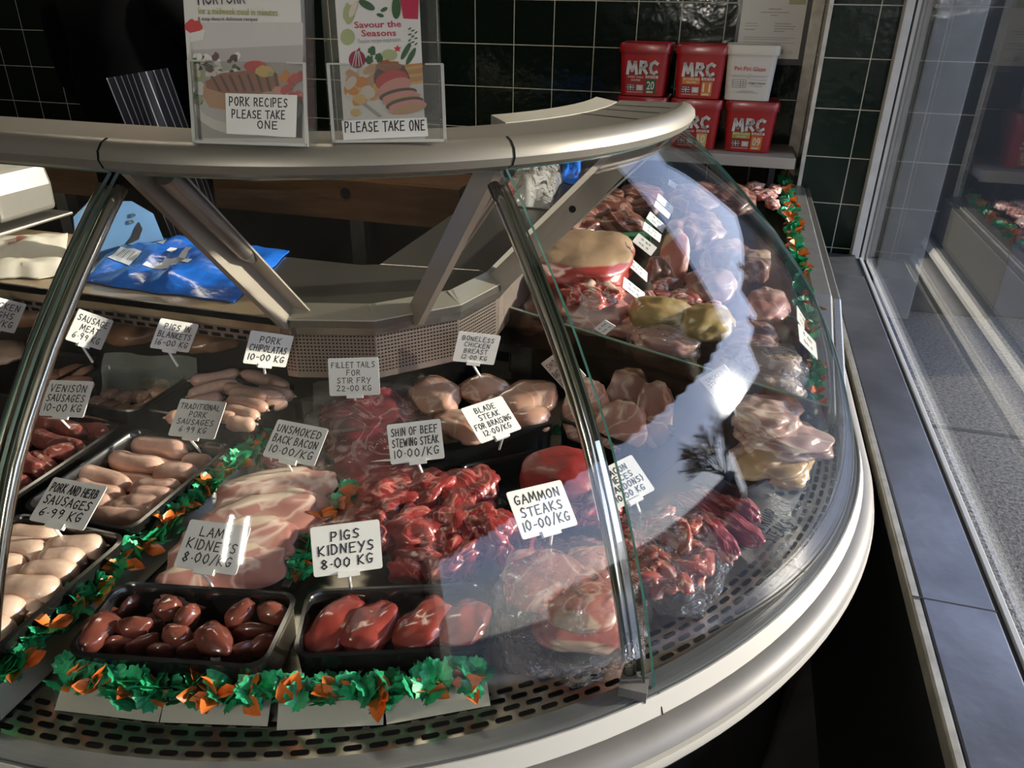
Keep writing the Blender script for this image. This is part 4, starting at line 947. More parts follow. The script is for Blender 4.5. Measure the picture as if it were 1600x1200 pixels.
w.matrix_world = Matrix.Translation(at(1186, 872, .8155)) @ Matrix.Rotation(math.atan2(x.y, x.x), 4, 'Z') @ Matrix.Scale(L, 4)
w.parent = o
# ---- smoked joints on the right
M_smk = meat('smoked_bacon', (.34, .19, .155), (.50, .33, .28), (.66, .54, .42), .14, scale=11, rough=.35, bump=.2, fscale=7, stretch=(1, 3, 1))
M_gold = meat('golden_rind', (.50, .31, .14), (.68, .50, .30), (.7, .6, .45), .2, scale=40, bump=.6)
lump('smoked_bacon_joint', M_smk, (1150, 616, 1246, 686), .908, .045, 'rolled smoked bacon joint at the back right of the corner', 'bacon', 'smoked streaky bacon joints', rot=-.3, amp=.16, ridge=.2)
lump('smoked_bacon_joint', M_smk, (1152, 650, 1290, 722), .888, .04, 'marbled smoked bacon slab pointing at the side glass', 'bacon', 'smoked streaky bacon joints', rot=.15, amp=.18, taper=.25)
lump('smoked_bacon_joint', M_smk, (1146, 680, 1262, 756), .862, .05, 'smoked bacon joint with crumbly golden rind at the front', 'bacon', 'smoked streaky bacon joints', fat=(M_gold, .0, (.5, -.8, .3)), fine=.05, amp=.2)
for i, b in enumerate([(1152, 540, 1250, 592), (1158, 578, 1252, 630)]):
    lump('wrapped_roll', meat('pale_wrapped_roll', (.46, .34, .28), (.60, .48, .40), scale=14), b, .90-.02*i, .05, ['rear', 'front'][i]+' film wrapped pale meat roll by the right garland', 'meat', 'film wrapped rolls', p=2.4, amp=.08)
    bag('plastic_wrap', (b[0]-5, b[1]-4, b[2]+5, b[3]+4), .901-.02*i, .055, 'clear film around the %s pale meat roll' % ['rear', 'front'][i], 5+i, .04)
# ---- smoked back bacon behind the joint
M_sbb = meat('smoked_back_bacon', (.24, .11, .085), (.34, .18, .14), (.5, .36, .28), .03, scale=10, rough=.35, bump=.1)
for i, b in enumerate([(880, 610, 950, 672), (946, 594, 1014, 656), (992, 604, 1052, 690), (930, 640, 1010, 690)]):
    lump('smoked_back_bacon', M_sbb, b, .85, .025, ['left', 'round middle', 'right', 'front'][i]+' smoked back bacon slice behind the glass joint', 'bacon', 'smoked back bacon slices', tilt=(R_(25), 0), fat=(M_fat, .82, (0, 1, .2)), amp=.1)

# ================================================================== RIGHT HAND RUN
M_pl = meat('pink_pork', (.46, .21, .18), (.57, .32, .275), (.68, .5, .42), .03, scale=9, rough=.28, bump=.12, coat=.5)
M_red = meat('bright_beef', (.28, .025, .022), (.44, .07, .05), (.66, .44, .36), .08, scale=14, rough=.25, bump=.3)
M_dk = meat('dark_beef', (.10, .030, .022), (.21, .075, .05), (.40, .26, .19), .10, scale=10, rough=.35, bump=.3)
M_rib = meat('rib_beef', (.30, .03, .025), (.42, .07, .05), scale=14, bump=.25)
M_ribfat = meat('tan_beef_fat', (.44, .28, .17), (.58, .41, .27), (.62, .40, .20), .15, scale=16, bump=.3, veins=False)
M_yel = meat('yellow_chicken', (.28, .19, .06), (.42, .31, .13), scale=14, rough=.3, bump=.2)
M_brn = meat('brown_meat', (.13, .06, .045), (.24, .12, .095), (.42, .28, .22), .06, scale=9, rough=.4, bump=.3, coat=.2)
G = 'meat on the right hand run'
def RR(name, m, box, z, h, label, cat='meat', **kw): return lump(name, m, box, z, h, label, cat, G, **kw)
RR('pork_loin', M_pl, (768, 432, 852, 500), .87, .05, 'pale pink pork loin nearest the worktop corner', amp=.12)
RR('pork_loin', M_pl, (815, 424, 905, 508), .885, .055, 'pale pork loin with a white edge behind the chrome post', fat=(M_fat, .78, (-1, 0, .2)))
RR('beef_rib_joint', M_rib, (842, 362, 988, 452), .96, .085, 'large beef rib joint with a tan fat top and red cut face', fat=(M_ribfat, .22, (0, .45, .9)), p=3.4, amp=.1, fine=.035, rot=-.12, taper=.1)
RR('oxtail_piece', M_brn, (890, 402, 952, 446), .945, .05, 'brown bony piece under the front of the beef rib joint', amp=.2, fine=.05)
RR('beef_steak', M_red, (882, 424, 964, 480), .945, .05, 'bright red marbled beef piece left of the small tickets', fat=(M_fat, .55, (.3, .3, .9)), amp=.3, fine=.06, ridge=.3)
RR('beef_steak', M_red, (946, 440, 976, 474), .93, .035, 'small red beef tip beside the nearest small ticket', amp=.2, n=3)
RR('pork_shoulder', M_pl, (880, 452, 1002, 522), .90, .06, 'folded pale pork shoulder behind the divider', amp=.22, ridge=.3)
RR('pork_shoulder', M_pl, (790, 474, 890, 522), .862, .04, 'lower pale pork slab just behind the green divider edge', amp=.12)
RR('whole_chicken', M_yel, (980, 458, 1086, 520), .93, .07, 'left yellow skinned chicken behind the wrapped pale chicken', 'chicken', taper=.3, amp=.1, p=2)
RR('whole_chicken', M_yel, (1060, 470, 1150, 540), .925, .07, 'right yellow skinned chicken in the sky reflection', 'chicken', taper=.3, amp=.1, p=2)
RR('chicken_portion', M_pl, (990, 506, 1092, 562), .895, .06, 'pale wrapped chicken portion right behind the divider', 'chicken', amp=.1, p=2.2)
bag('plastic_wrap', (984, 500, 1098, 566), .896, .066, 'clear film around the pale chicken portion behind the divider', 9, .05)
RR('pork_tray_pack', M_pl, (945, 496, 1070, 530), .90, .03, 'pale meat in a ribbed clear pack left of the yellow chickens')
RR('gammon_round', M_gam, (1030, 386, 1076, 430), .955, .03, 'round pink gammon slice with a fat rim standing upright', 'gammon', tilt=(R_(60), 0), fat=(M_gfat, .62, (-.5, 1, 0)), p=2.2, amp=.05)
rnd = random.Random(11)
M_chunk = meat('fatty_chunk', (.24, .05, .045), (.40, .13, .10), (.72, .60, .52), .30, scale=20, bump=.3)
for i in range(18):
    x, y = rnd.uniform(1012, 1120), rnd.uniform(440, 486)
    RR('diced_meat_piece', M_chunk, (x-14, y-11, x+14, y+11), .925, .026, 'piece of diced red and white meat behind the yellow chickens', n=2, amp=.25, rot=rnd.uniform(0, 3))
for i, (b, lab) in enumerate([((850, 318, 940, 372), 'dark hanging beef cut beside the bracket'), ((905, 290, 985, 352), 'dark brown beef cut behind the rib joint'), ((960, 284, 1035, 340), 'dark beef cut left of the far tickets'),
        ((930, 330, 1010, 372), 'low dark beef piece behind the green divider strip'), ((1050, 284, 1130, 334), 'dark brown cut behind the far white ticket'), ((1110, 286, 1180, 340), 'dark brown cut beside the glass silhouette'),
        ((1060, 330, 1130, 392), 'brown wrapped cut in the middle of the sky reflection'), ((1100, 372, 1168, 436), 'dark brown joint right of the round gammon slice'), ((1040, 340, 1090, 392), 'brown piece above the round gammon slice'), ((800, 362, 868, 420), 'dark red cut close to the worktop behind the bracket'), ((760, 400, 806, 440), 'dark red end beside the corner of the worktop'), ((1010, 400, 1050, 445), 'brown meat under the middle tickets'), ((1075, 420, 1150, 476), 'dark cut behind the right yellow chicken')]):
    RR('beef_cut', M_dk if i < 6 else M_brn, b, .955 if i < 6 else .93, .07, lab, amp=.18, freq=1.8)
RR('pork_belly', M_brn, (1160, 388, 1202, 446), .945, .06, 'square cut pork belly end with a pale rind near the side glass', fat=(M_gfat, .55, (0, .6, .8)), p=5, amp=.05)
RR('lamb_shoulder', M_pl, (1168, 436, 1232, 524), .915, .06, 'pinkish brown lamb shoulder near the right garland', amp=.1)
RR('lamb_shoulder', M_brn, (1130, 500, 1215, 560), .90, .05, 'brown lamb cut in front of the pinkish lamb shoulder', amp=.12)
RR('lamb_chop', M_brn, (1118, 560, 1180, 600), .88, .04, 'brown chop behind the smoked streaky ticket', amp=.12)
for i, b in enumerate([(1166, 280, 1194, 306), (1182, 288, 1212, 322), (1200, 282, 1220, 312), (1196, 306, 1218, 332), (1174, 296, 1196, 318)]):
    RR('lamb_cutlet', M_chunk, b, .95, .03, 'red and white lamb cutlet at the far end, %s' % ['top left', 'middle', 'top right', 'bottom right', 'bottom left'][i], n=3, amp=.25)
o = MB().poly([at(952, 366, .95), at(1016, 372, .95), at(1022, 344, .95), at(958, 338, .95)], .02, (0, 0, 1)).build('green_divider', mat('green_plastic_grass', (.02, .15, .06), .6, var=.5, vscale=120, bump=.8, bscale=200))
prop(o, 'dark green plastic divider strip behind the beef rib joint', 'divider')
# ================================================================== GARLANDS
M_leaf = mat('green_plastic_leaf', (.025, .38, .165), .38, var=.5, vscale=45, bump=.2, bscale=180)
M_flower = mat('orange_plastic_flower', (.72, .17, .025), .4, var=.35, vscale=60)
M_strip = mat('white_garland_strip', (.42, .40, .32), .3, var=.05)
def leaf(mb, p, dirv, size, roll, rnd, mi=0, lobes=5):
    d = dirv.normalized(); s = d.cross(Vector((0, 0, 1)))
    if s.length < .1: s = Vector((1, 0, 0))
    s.normalize(); s = Matrix.Rotation(roll, 3, d) @ s; n_ = d.cross(s)
    N = lobes*4; rim = []; cup = rnd.uniform(-.2, .35)
    for i in range(N+1):
        a = -2.2+4.4*i/N; rr = size*(.5+.10*math.cos(a)+.07*math.cos(a*lobes*2.2))
        x, y = rr*math.cos(a), rr*math.sin(a)
        rim.append(p+d*(x+size*.42)+s*y+n_*(cup*abs(y)+.25*(x*x/size)+rnd.uniform(-.02, .02)*size))
    c = p+d*size*.42-n_*size*.06; k = len(rim)
    vs = [p, c]+rim
    mb.add(vs, [(1, i+2, i+3) for i in range(k-1)]+[(0, 1, 2), (0, k+1, 1)], mi)
def petal(mb, p, dirv, size, rnd):
    d = dirv.normalized(); s = d.cross(Vector((rnd.uniform(-1, 1), rnd.uniform(-1, 1), 1))).normalized(); n_ = d.cross(s)
    prof = [(0, .06), (.3, .26), (.6, .34), (.85, .2), (1, .02)]
    rows = [[p+d*size*t+s*size*w*q+n_*size*(.25*t*t-.18*abs(q)*w*3) for q in (-1, 0, 1)] for t, w in prof]
    mb.grid(rows)
def garland(pts, label, nl, nf, seed, size=.025, strip=None):
    rnd = random.Random(seed); P = [Vector(p) for p in pts]; t = thing('leaf_garland', label, 'garland', P[0], 0, 'plastic parsley garlands')
    seg = [(a, b, (b-a).length) for a, b in zip(P, P[1:])]; tot = sum(s[2] for s in seg)
    def on(u):
        u *= tot
        for a, b, l in seg:
            if u <= l: return a.lerp(b, u/l), (b-a).normalized()
            u -= l
        return P[-1], (P[-1]-P[-2]).normalized()
    ml = MB(); mf = MB()
    for i in range(nl):
        p, d = on(rnd.random()); sd = d.cross(Vector((0, 0, 1)))
        v = sd*rnd.uniform(-.9, 1.1)+d*rnd.uniform(-.9, .9)+Vector((0, 0, rnd.uniform(.3, 1.6)))
        leaf(ml, p-P[0]+sd*rnd.uniform(-.008, .008)+Vector((0, 0, rnd.uniform(0, .008))), v, size*rnd.uniform(.8, 1.3), rnd.uniform(-.7, .7), rnd)
    for i in range(nf):
        p, d = on((i+rnd.uniform(.25, .75))/nf); sd = d.cross(Vector((0, 0, 1))); c = p-P[0]+sd*rnd.uniform(-.002, .014)+Vector((0, 0, rnd.uniform(.004, .016)))
        for j in range(5):
            v = Vector((rnd.uniform(-1, 1), rnd.uniform(-1, 1), rnd.uniform(.0, 1))); petal(mf, c, v, size*rnd.uniform(.85, 1.25), rnd)
    ms = MB(); w = .004
    for a, b, l in seg:
        a, b = a-P[0], b-P[0]; d = (b-a).normalized(); sd = d.cross(Vector((0, 0, 1))).normalized()
        if strip: 
            dn = Vector((0, 0, -strip[1])); o = sd*strip[0]
            ms.poly([a+sd*.002, b+sd*.002, b+o+dn, a+o+dn], .0016)
        ms.poly([a-sd*w*2, b-sd*w*2, b+sd*.003, a+sd*.003], .002)
    ms.build('base_strip', M_strip, t); lo = ml.build('leaves', M_leaf, t, smooth=False); fo = mf.build('flowers', M_flower, t, smooth=True)
    return t
zg = .803
garland([at(100, 1068, zg), at(260, 1086, zg), at(425, 1092, zg)], 'green and orange garland in front of the lamb kidney tray', 74, 7, 1, strip=(.022, .017))
garland([at(436, 1098, zg), at(600, 1090, zg), at(760, 1062, zg)], 'green and orange garland in front of the pigs kidney tray', 70, 5, 2, strip=(.022, .017))
garland([(-.708, .40, .81), (-.712, .70, .81), (-.715, 1.0, .81)], 'long garland running back between the sausage trays and the bacon', 170, 14, 3, strip=(.02, .022))
garland([at(448, 918, .80), at(500, 830, .81), at(560, 768, .815)], 'garland between the back bacon and the stewing steak', 46, 5, 4)
garland([at(838, 676, .80), at(905, 684, .80), at(960, 690, .80)], 'short garland behind the blade steak', 22, 1, 5, size=.014)
garland([at(372, 640, .80), at(430, 600, .81)], 'bit of garland beside the chipolata tray corner', 14, 1, 6, size=.016)
garland([(.190, 1.50, .90), (.186, 2.2, .91), (.184, 3.05, .915)], 'garland along the inner side of the right hand rail', 230, 26, 7, size=.028, strip=(.012, .045))
garland([(.20, 1.26, .83), (.205, 1.50, .86)], 'near end of garland by the right side glass below the tickets', 44, 5, 8, size=.02)

# ================================================================== THINGS ON THE WORKTOP
ZT_ = ZW+.0015
def patch(corners, z, nu=22, nv=14, bulge=.02, wr=.006, freq=14, seed=0, two=True):
    A, B, Cc, D = [at(*c, z) for c in corners]; mb = MB(); top = []; bot = []
    for j in range(nv+1):
        rt, rb = [], []
        for i in range(nu+1):
            u, v = i/nu, j/nv; p = A.lerp(B, u).lerp(D.lerp(Cc, u), v); e = (math.sin(PI*u)*math.sin(PI*v))**.45
            w = noise.noise(Vector((p.x*freq, p.y*freq, seed)))+.6*abs(noise.noise(Vector((p.x*freq*2.1, p.y*freq*.9, seed+3))))
            edge = .010*noise.noise(Vector((u*5, v*5, seed+9)))
            rt.append(p+Vector((edge, -edge, .003+bulge*e*(.6+.7*max(-.5, w))+wr*w*e))); rb.append(p+Vector((edge, -edge, .0005)))
        top.append(rt); bot.append(rb)
    mb.grid(top)
    if two:
        mb.grid(bot); mb.grid([top[0], bot[0]]); mb.grid([top[-1], bot[-1]]); mb.grid([[r[0] for r in top], [r[0] for r in bot]]); mb.grid([[r[-1] for r in top], [r[-1] for r in bot]])
    return mb, top
M_bluebag = mat('blue_carrier_plastic', (.012, .14, .62), .22, coat=.5, var=.25, vscale=14, bump=.3, bscale=40)
M_bagwhite = mat('white_bag_print', (.62, .66, .70), .3)
mb, top = patch([(122, 440), (365, 474), (452, 394), (215, 372)], ZT_, bulge=.032, wr=.012, seed=2)
o = mb.build('carrier_bag', M_bluebag, smooth=True); prop(o, 'shiny blue folded carrier bag lying on the left worktop', 'carrier bag')
def overlay(top, cells, name, m, parent, up=.0012):
    b = MB()
    for i0, i1, j0, j1 in cells: b.grid([[top[j][i]+Vector((0, -.0006, up)) for i in range(i0, i1+1)] for j in range(j0, j1+1)])
    return b.build(name, m, parent, smooth=True)
overlay(top, [(2, 5, 4, 7)], 'barcode_label', M_bagwhite, o)
bb = MB(); q = [top[4][2], top[4][5], top[7][5], top[7][2]]
for k in range(11):
    u0 = .10+.075*k; u1 = u0+(.02 if k % 3 else .04); L_ = lambda u, v: q[0].lerp(q[1], u).lerp(q[3].lerp(q[2], u), v)+Vector((0, -.002, .0045))
    bb.poly([L_(u0, .2), L_(u1, .2), L_(u1, .85), L_(u0, .85)])
bb.build('barcode', M_ink, o)
overlay(top, [(7, 11, 4, 5), (9, 13, 5, 6), (11, 12, 3, 8), (6, 7, 9, 10), (8, 9, 8, 9)], 'white_print', M_bagwhite, o)
M_paper = mat('white_butcher_paper', (.66, .62, .52), .7, var=.06, vscale=14)
mb, top = patch([(-40, 436), (100, 434), (106, 366), (-20, 372)], ZT_, bulge=.016, wr=.008, seed=6)
o = mb.build('paper_stack', M_paper, smooth=True); prop(o, 'crumpled white wrapping paper with a red smear at the left edge', 'paper')
overlay(top, [(7, 10, 9, 10), (9, 12, 10, 11)], 'red_smear', mat('red_smear', (.50, .12, .10), .6, var=.4, vscale=60), o)
# counter scale at the left edge
M_scale = mat('scale_silver', (.30, .29, .26), .35, .6)
c = at(8, 345, ZT_+.02); sc = thing('weighing_scale', 'silver weighing scale cut off by the left edge under the cap', 'scale', (c.x, c.y, ZT_))
b = MB(); pf = [(.055, .03), (.058, .09), (.05, .135), (.02, .155), (-.12, .16), (-.12, .03)]
A_ = [Vector((x, -.06, z)) for x, z in pf]; B_ = [Vector((x, .10, z)) for x, z in pf]; n = len(pf)
b.add(A_+B_, [tuple(range(n)), tuple(range(2*n-1, n-1, -1))]+[(i, (i+1) % n, (i+1) % n+n, i+n) for i in range(n)]); o = b.build('housing', M_scale, sc); bevel(o, .012, 3)
o = MB().box((-.12, -.0615, .05), (.02, -.0605, .12)).build('display_panel', M_black, sc)
o = MB().box((-.14, -.11, .012), (.075, .12, .020)).build('weighing_plate', M_steel, sc); bevel(o, .003)
for x in (-.1, .05): MB().tube([(x, -.09, 0), (x, -.09, .013)], .008, 10).build('foot', M_black, sc)
# blue riveted plate of the bag sealer
M_bplate = mat('light_blue_plate', (.13, .27, .46), .35, .3, var=.15, vscale=10)
bp = at(195, 398, ZT_); t = thing('bag_sealer', 'light blue riveted metal plate of a bag sealer behind the blue bag', 'bag sealer', bp)
d = (at(240, 385, ZT_)-at(140, 400, ZT_)).normalized(); up_ = Vector((0, .1, 1)).normalized(); u_ = .00125
def PL(x, y, off=0): return d*(x*u_)+up_*(y*u_)+Vector((0, -off, 0))
b = MB(); b.poly([PL(-70, 0), PL(56, 0), PL(64, 12), PL(52, 60), PL(22, 84), PL(-40, 92), PL(-66, 70)], .004); b.build('plate', M_bplate, t)
b = MB(); b.poly([PL(14, 18, .003), PL(26, 22, .003), PL(34, 38, .003), (PL(30, 50, .003)), PL(22, 40, .003), PL(16, 28, .003), PL(2, 14, .003)], .001); b.build('cutout', M_foam, t)
for x, y in ((-10, 8), (4, 8), (12, 10), (32, 12), (22, 62), (18, 52)): b = MB(); b.tube([PL(x, y), PL(x, y, .006)], .0042, 10); b.build('rivet', M_chrome, t)
# clear plastic bags and a blue bag on the right hand worktop
mb, top = patch([(752, 318), (862, 328), (882, 270), (790, 262)], ZT_, bulge=.075, wr=.02, seed=9, freq=22)
M_pbag = glass_mat('milky_bag_film', 1.5, (.9, .9, .88), .08, bump=.6, bscale=30, haze=.42, haze_color=(.68, .66, .60), boost=1.5)
o = mb.build('bag_pile', M_pbag, smooth=True); prop(o, 'pile of clear plastic bags on the right hand worktop', 'plastic bags')
overlay(top, [(3, 9, 2, 2+1)], 'red_print', mat('faint_red_print', (.5, .16, .14), .5, var=.5, vscale=150), o)
mb, top = patch([(874, 285), (905, 290), (908, 256), (882, 252)], ZT_, nu=10, nv=8, bulge=.05, wr=.02, seed=4, freq=25)
o = mb.build('blue_bag', M_bluebag, smooth=True); prop(o, 'small crumpled blue bag beside the clear bag pile', 'plastic bag')

# ================================================================== SERVING SIDE BEHIND
M_wood = mat('brown_wood_fascia', (.15, .075, .032), .45, var=.3, vscale=6, stretch=(1, 8, 8))
bc = thing('back_counter', 'narrow brown wooden work bench behind the counter with a round hole', 'counter', (-2, 2.5, 0))
rel(bevel(simple_box('top', (-3.9, 2.26, .955), (-.80, 2.46, .978), M_wood), .003), bc)
rel(simple_box('fascia', (-3.9, 2.24, .85), (-.80, 2.258, .976), M_wood), bc)
rel(simple_box('back_panel', (-3.9, 2.44, .05), (-.80, 2.455, .85), M_black), bc)
for x in (-1.20, -2.4, -3.6): rel(simple_box('leg', (x, 2.28, 0), (x+.05, 2.33, .85), M_steeldull), bc)
b = MB(); c = aty(540, 302, 2.24); b.tube([c+Vector((0, .001, 0)), c-Vector((0, .002, 0))], .018, 20); rel(b.build('cable_hole', M_foam), bc)
c = aty(278, 196, 2.36); t = thing('knife_block', 'small brown wooden block with rounded tops behind the pork leaflets', 'wooden block', (c.x, 2.36, .9785))
for x in (-.022, .03): MB().tube([(x, 0, 0), (x, 0, .11), (x, 0, .145), (x, 0, .156)], [.026, .026, .020, .006], 14).build('block', mat('orange_wood', (.34, .13, .05), .5, var=.2), t)
c = aty(165, 186, 2.36); o = MB().box((-.06, -.01, 0), (.05, .012, .135)).build('chopping_board', M_wood); o.location = (c.x, 2.36, .9785); o.rotation_euler = (R_(-4), 0, 0); bevel(o, .004); prop(o, 'brown wooden board end seen left of the striped apron', 'chopping board')
# ================================================================== PRINT HELPERS
class Face:
    """A flat printed face: origin, right and up in the world; px() finds where a sight line meets it."""
    def __init__(s, o, u, v): s.o, s.u, s.v = Vector(o), Vector(u).normalized(), Vector(v).normalized(); s.n = s.u.cross(s.v)
    def px(s, x, y):
        d = ray(x, y); t = (s.o-CO).dot(s.n)/d.dot(s.n); p = CO+d*t-s.o
        return Vector((p.dot(s.u), p.dot(s.v), 0))
    def M(s): return Matrix(((s.u.x, s.v.x, s.n.x, s.o.x), (s.u.y, s.v.y, s.n.y, s.o.y), (s.u.z, s.v.z, s.n.z, s.o.z), (0, 0, 0, 1)))
def text_mb(mb, s, p0, p1, h, z, bold=0, mi=0):
    """type S from p0 to p1 (local points on a face), capitals h high"""
    c = bpy.data.curves.new('type', 'FONT'); c.body = s; c.size = 1; c.offset = bold; c.resolution_u = 2
    o = bpy.data.objects.new('type', c); COL.objects.link(o); dg = bpy.context.evaluated_depsgraph_get(); me = o.evaluated_get(dg).to_mesh()
    vs = [v.co.copy() for v in me.vertices]; fs = [tuple(p.vertices) for p in me.polygons]; o.evaluated_get(dg).to_mesh_clear(); bpy.data.objects.remove(o); bpy.data.curves.remove(c)
    x0 = min(v.x for v in vs); x1 = max(v.x for v in vs); e = (p1-p0); L = e.length; e.normalize(); q = Vector((-e.y, e.x, 0)); k = L/(x1-x0); hk = h/.73
    mb.add([p0+e*((v.x-x0)*k)+q*(v.y*hk)+Vector((0, 0, z)) for v in vs], fs, mi); return mb
def shape(F, pts, z, mb, mi=0): mb.poly([F.px(*p)+Vector((0, 0, z)) for p in pts], 0, None, mi)
def oval(F, cx, cy, rx, ry, z, mb, mi=0, n=22, rot=0, wob=0, seed=0):
    pts = []
    for i in range(n):
        a = 2*PI*i/n; w = 1+wob*noise.noise(Vector((math.cos(a)*2, math.sin(a)*2, seed))); x, y = rx*w*math.cos(a), ry*w*math.sin(a)
        pts.append((cx+x*math.cos(rot)-y*math.sin(rot), cy+x*math.sin(rot)+y*math.cos(rot)))
    shape(F, pts, z, mb, mi)
def ink(name, c, rough=.45): return mat('print_'+name, c, rough)
I = {k: ink(k, v) for k, v in dict(white=(.66, .64, .60), grey=(.38, .36, .34), lgrey=(.52, .50, .47), black=(.015, .015, .015), olive=(.34, .34, .06), red=(.50, .03, .03), crimson=(.42, .015, .05), green=(.03, .09, .03),
     lgreen=(.34, .38, .18), brown=(.28, .09, .035), tan=(.48, .26, .13), dbrown=(.07, .025, .015), orange=(.60, .20, .02), yellow=(.62, .40, .10), pink=(.60, .24, .20), cream=(.62, .54, .42), purple=(.22, .01, .05)).items()}
IK = list(I); IM = [I[k] for k in IK]
def ix(k): return IK.index(k)
M_acr = glass_mat('clear_acrylic', 1.5, (.97, .97, .96), .02, haze=.05, haze_color=(.7, .7, .66))
M_acre = mat('acrylic_edge_light', (.50, .50, .46), .25, coat=1)
def holder(b0, b1, lipy, toppx, label, art, leaf_label, leafpx):
    A, B = at(*b0, 1.353), at(*b1, 1.353); u = (B-A).normalized(); back = Vector((-u.y, u.x, 0)); lean = R_(12); v = Vector((0, 0, 1))*math.cos(lean)+back*math.sin(lean)
    F = Face(A, u, v); W = (B-A).length; lip = F.px(b0[0], lipy).y; topv = .235
    t = thing('leaflet_holder', label, 'leaflet holder', A, 0, 'clear leaflet holders'); t.rotation_euler = F.M().to_euler()
    dp = .030; th = .0022
    MB().box((0, 0, 0), (W, lip, th)).build('front_panel', M_acr, t); MB().box((0, 0, -dp), (W, topv, -dp+th)).build('back_panel', M_acr, t)
    for x in (0, W-th):
        s = MB(); s.poly([(x, 0, 0), (x, lip, 0), (x, lip+.01, -.008), (x, topv, -dp), (x, 0, -dp)], th, (1, 0, 0)); s.build('side_panel', M_acr, t)
    MB().box((0, -.0, -dp), (W, .0022, 0)).build('base', M_acr, t)
    e = MB(); e.box((-.0006, -.0003, .0002), (.0030, lip, th+.0004)); e.box((W-.0030, -.0003, .0002), (W+.0006, lip, th+.0004)); e.box((0, -.0004, .0002), (W, .0028, th+.0004)); e.box((0, lip-.001, .0002), (W*.16, lip+.0008, th+.0004)); e.box((W*.84, lip-.001, .0002), (W, lip+.0008, th+.0004)); e.build('polished_rim', M_acre, t)
    # the leaflets inside
    FL = Face(A-F.n*.010, u, v); l = thing('recipe_leaflet', leaf_label, 'leaflet', FL.o, 0, 'recipe leaflets'); l.rotation_euler = FL.M().to_euler()
    x0 = FL.px(leafpx[0], 150).x; x1 = FL.px(leafpx[1], 150).x
    MB().box((x0, .003, -.012), (x1, .208, -.0004)).build('pages', I['white'], l)
    return F, FL, t, l, x0, x1
# ---- pork leaflet
F, FL, t, l, x0, x1 = holder((303, 223), (482, 229), 95, 0, 'clear holder of pork recipe leaflets on the cap', None, 'pork recipe leaflet with a grilled steak photo', (296, 474))
m = MB()
shape(FL, [(297, 35), (474, 35), (472, 216), (306, 216)], .0002, m, ix('lgrey'))
shape(FL, [(299, 78), (473, 70), (472, 216), (305, 216)], .0004, m, ix('grey'))
oval(FL, 388, 168, 84, 44, .0006, m, ix('white')); oval(FL, 388, 160, 80, 36, .0008, m, ix('lgrey'))
oval(FL, 303, 42, 14, 11, .0006, m, ix('red'), wob=.3); shape(FL, [(297, 52), (322, 46), (318, 62), (298, 66)], .0008, m, ix('white'))
rnd = random.Random(4)
for i in range(46):
    x, y = rnd.uniform(306, 374), rnd.uniform(86, 118); oval(FL, x, y, rnd.uniform(3, 8), rnd.uniform(2, 5), .0010+i*.00001, m, ix(('dbrown', 'white', 'white', 'cream', 'green', 'black')[i % 6]), 9, rnd.uniform(0, 3), .3, i)
for i in range(14): x, y = rnd.uniform(303, 320), rnd.uniform(118, 160); oval(FL, x, y, 6, 8, .0011+i*.00001, m, ix(('green', 'lgreen', 'white')[i % 3]), 9, i, .3, i)
shape(FL, [(320, 128), (345, 116), (400, 110), (436, 116), (444, 140), (440, 168), (380, 176), (328, 168), (318, 150)], .0014, m, ix('tan'))
shape(FL, [(322, 128), (345, 115), (400, 109), (434, 116), (438, 136), (400, 150), (350, 146), (324, 138)], .0016, m, ix('brown'))
for k in range(8): shape(FL, [(330+14*k, 120-k*.8), (334+14*k, 119-k*.8), (348+13*k, 143), (343+13*k, 143)], .0018, m, ix('dbrown'))
oval(FL, 400, 104, 18, 9, .0020, m, ix('red')); oval(FL, 415, 112, 15, 9, .0022, m, ix('yellow'), wob=.2); oval(FL, 424, 116, 5, 4, .0024, m, ix('lgreen'))
for i in range(16): oval(FL, rnd.uniform(432, 472), rnd.uniform(112, 158), rnd.uniform(5, 11), rnd.uniform(4, 7), .0020+i*.00002, m, ix(('red', 'orange', 'pink', 'red')[i % 4]), 10, i, .3, i)
text_mb(m, 'MOR PORK', FL.px(310, 8), FL.px(384, 6), .0165, .001, .0, ix('black'))
text_mb(m, 'for a midweek meal in minutes', FL.px(310, 22), FL.px(434, 25), .0072, .001, .002, ix('olive'))
text_mb(m, '6 easy-does-it delicious recipes', FL.px(310, 32), FL.px(403, 33), .0038, .001, .006, ix('black'))
m.build('cover_print', IM, l)
n_ = MB(); z = .0030
n_.poly([F.px(*p)+Vector((0, 0, z)) for p in ((354, 146), (466, 149), (464, 215), (440, 214), (414, 212), (356, 209))], .0008, (0, 0, 1)); pn = n_.build('notice_card', M_card, t)
w = MB(); rnd = random.Random(8)
for s, a, b, hh in (('PORK RECIPES', (360, 165), (453, 164), .0110), ('PLEASE TAKE', (364, 184), (449, 183), .0105), ('ONE', (404, 201), (438, 200), .0100)):
    p, q = F.px(*a), F.px(*b); write_line(w, s, p.x, p.y, hh*.78, q.x-p.x, .0013, rnd, z+.0003)
w.build('lettering', M_ink, pn)
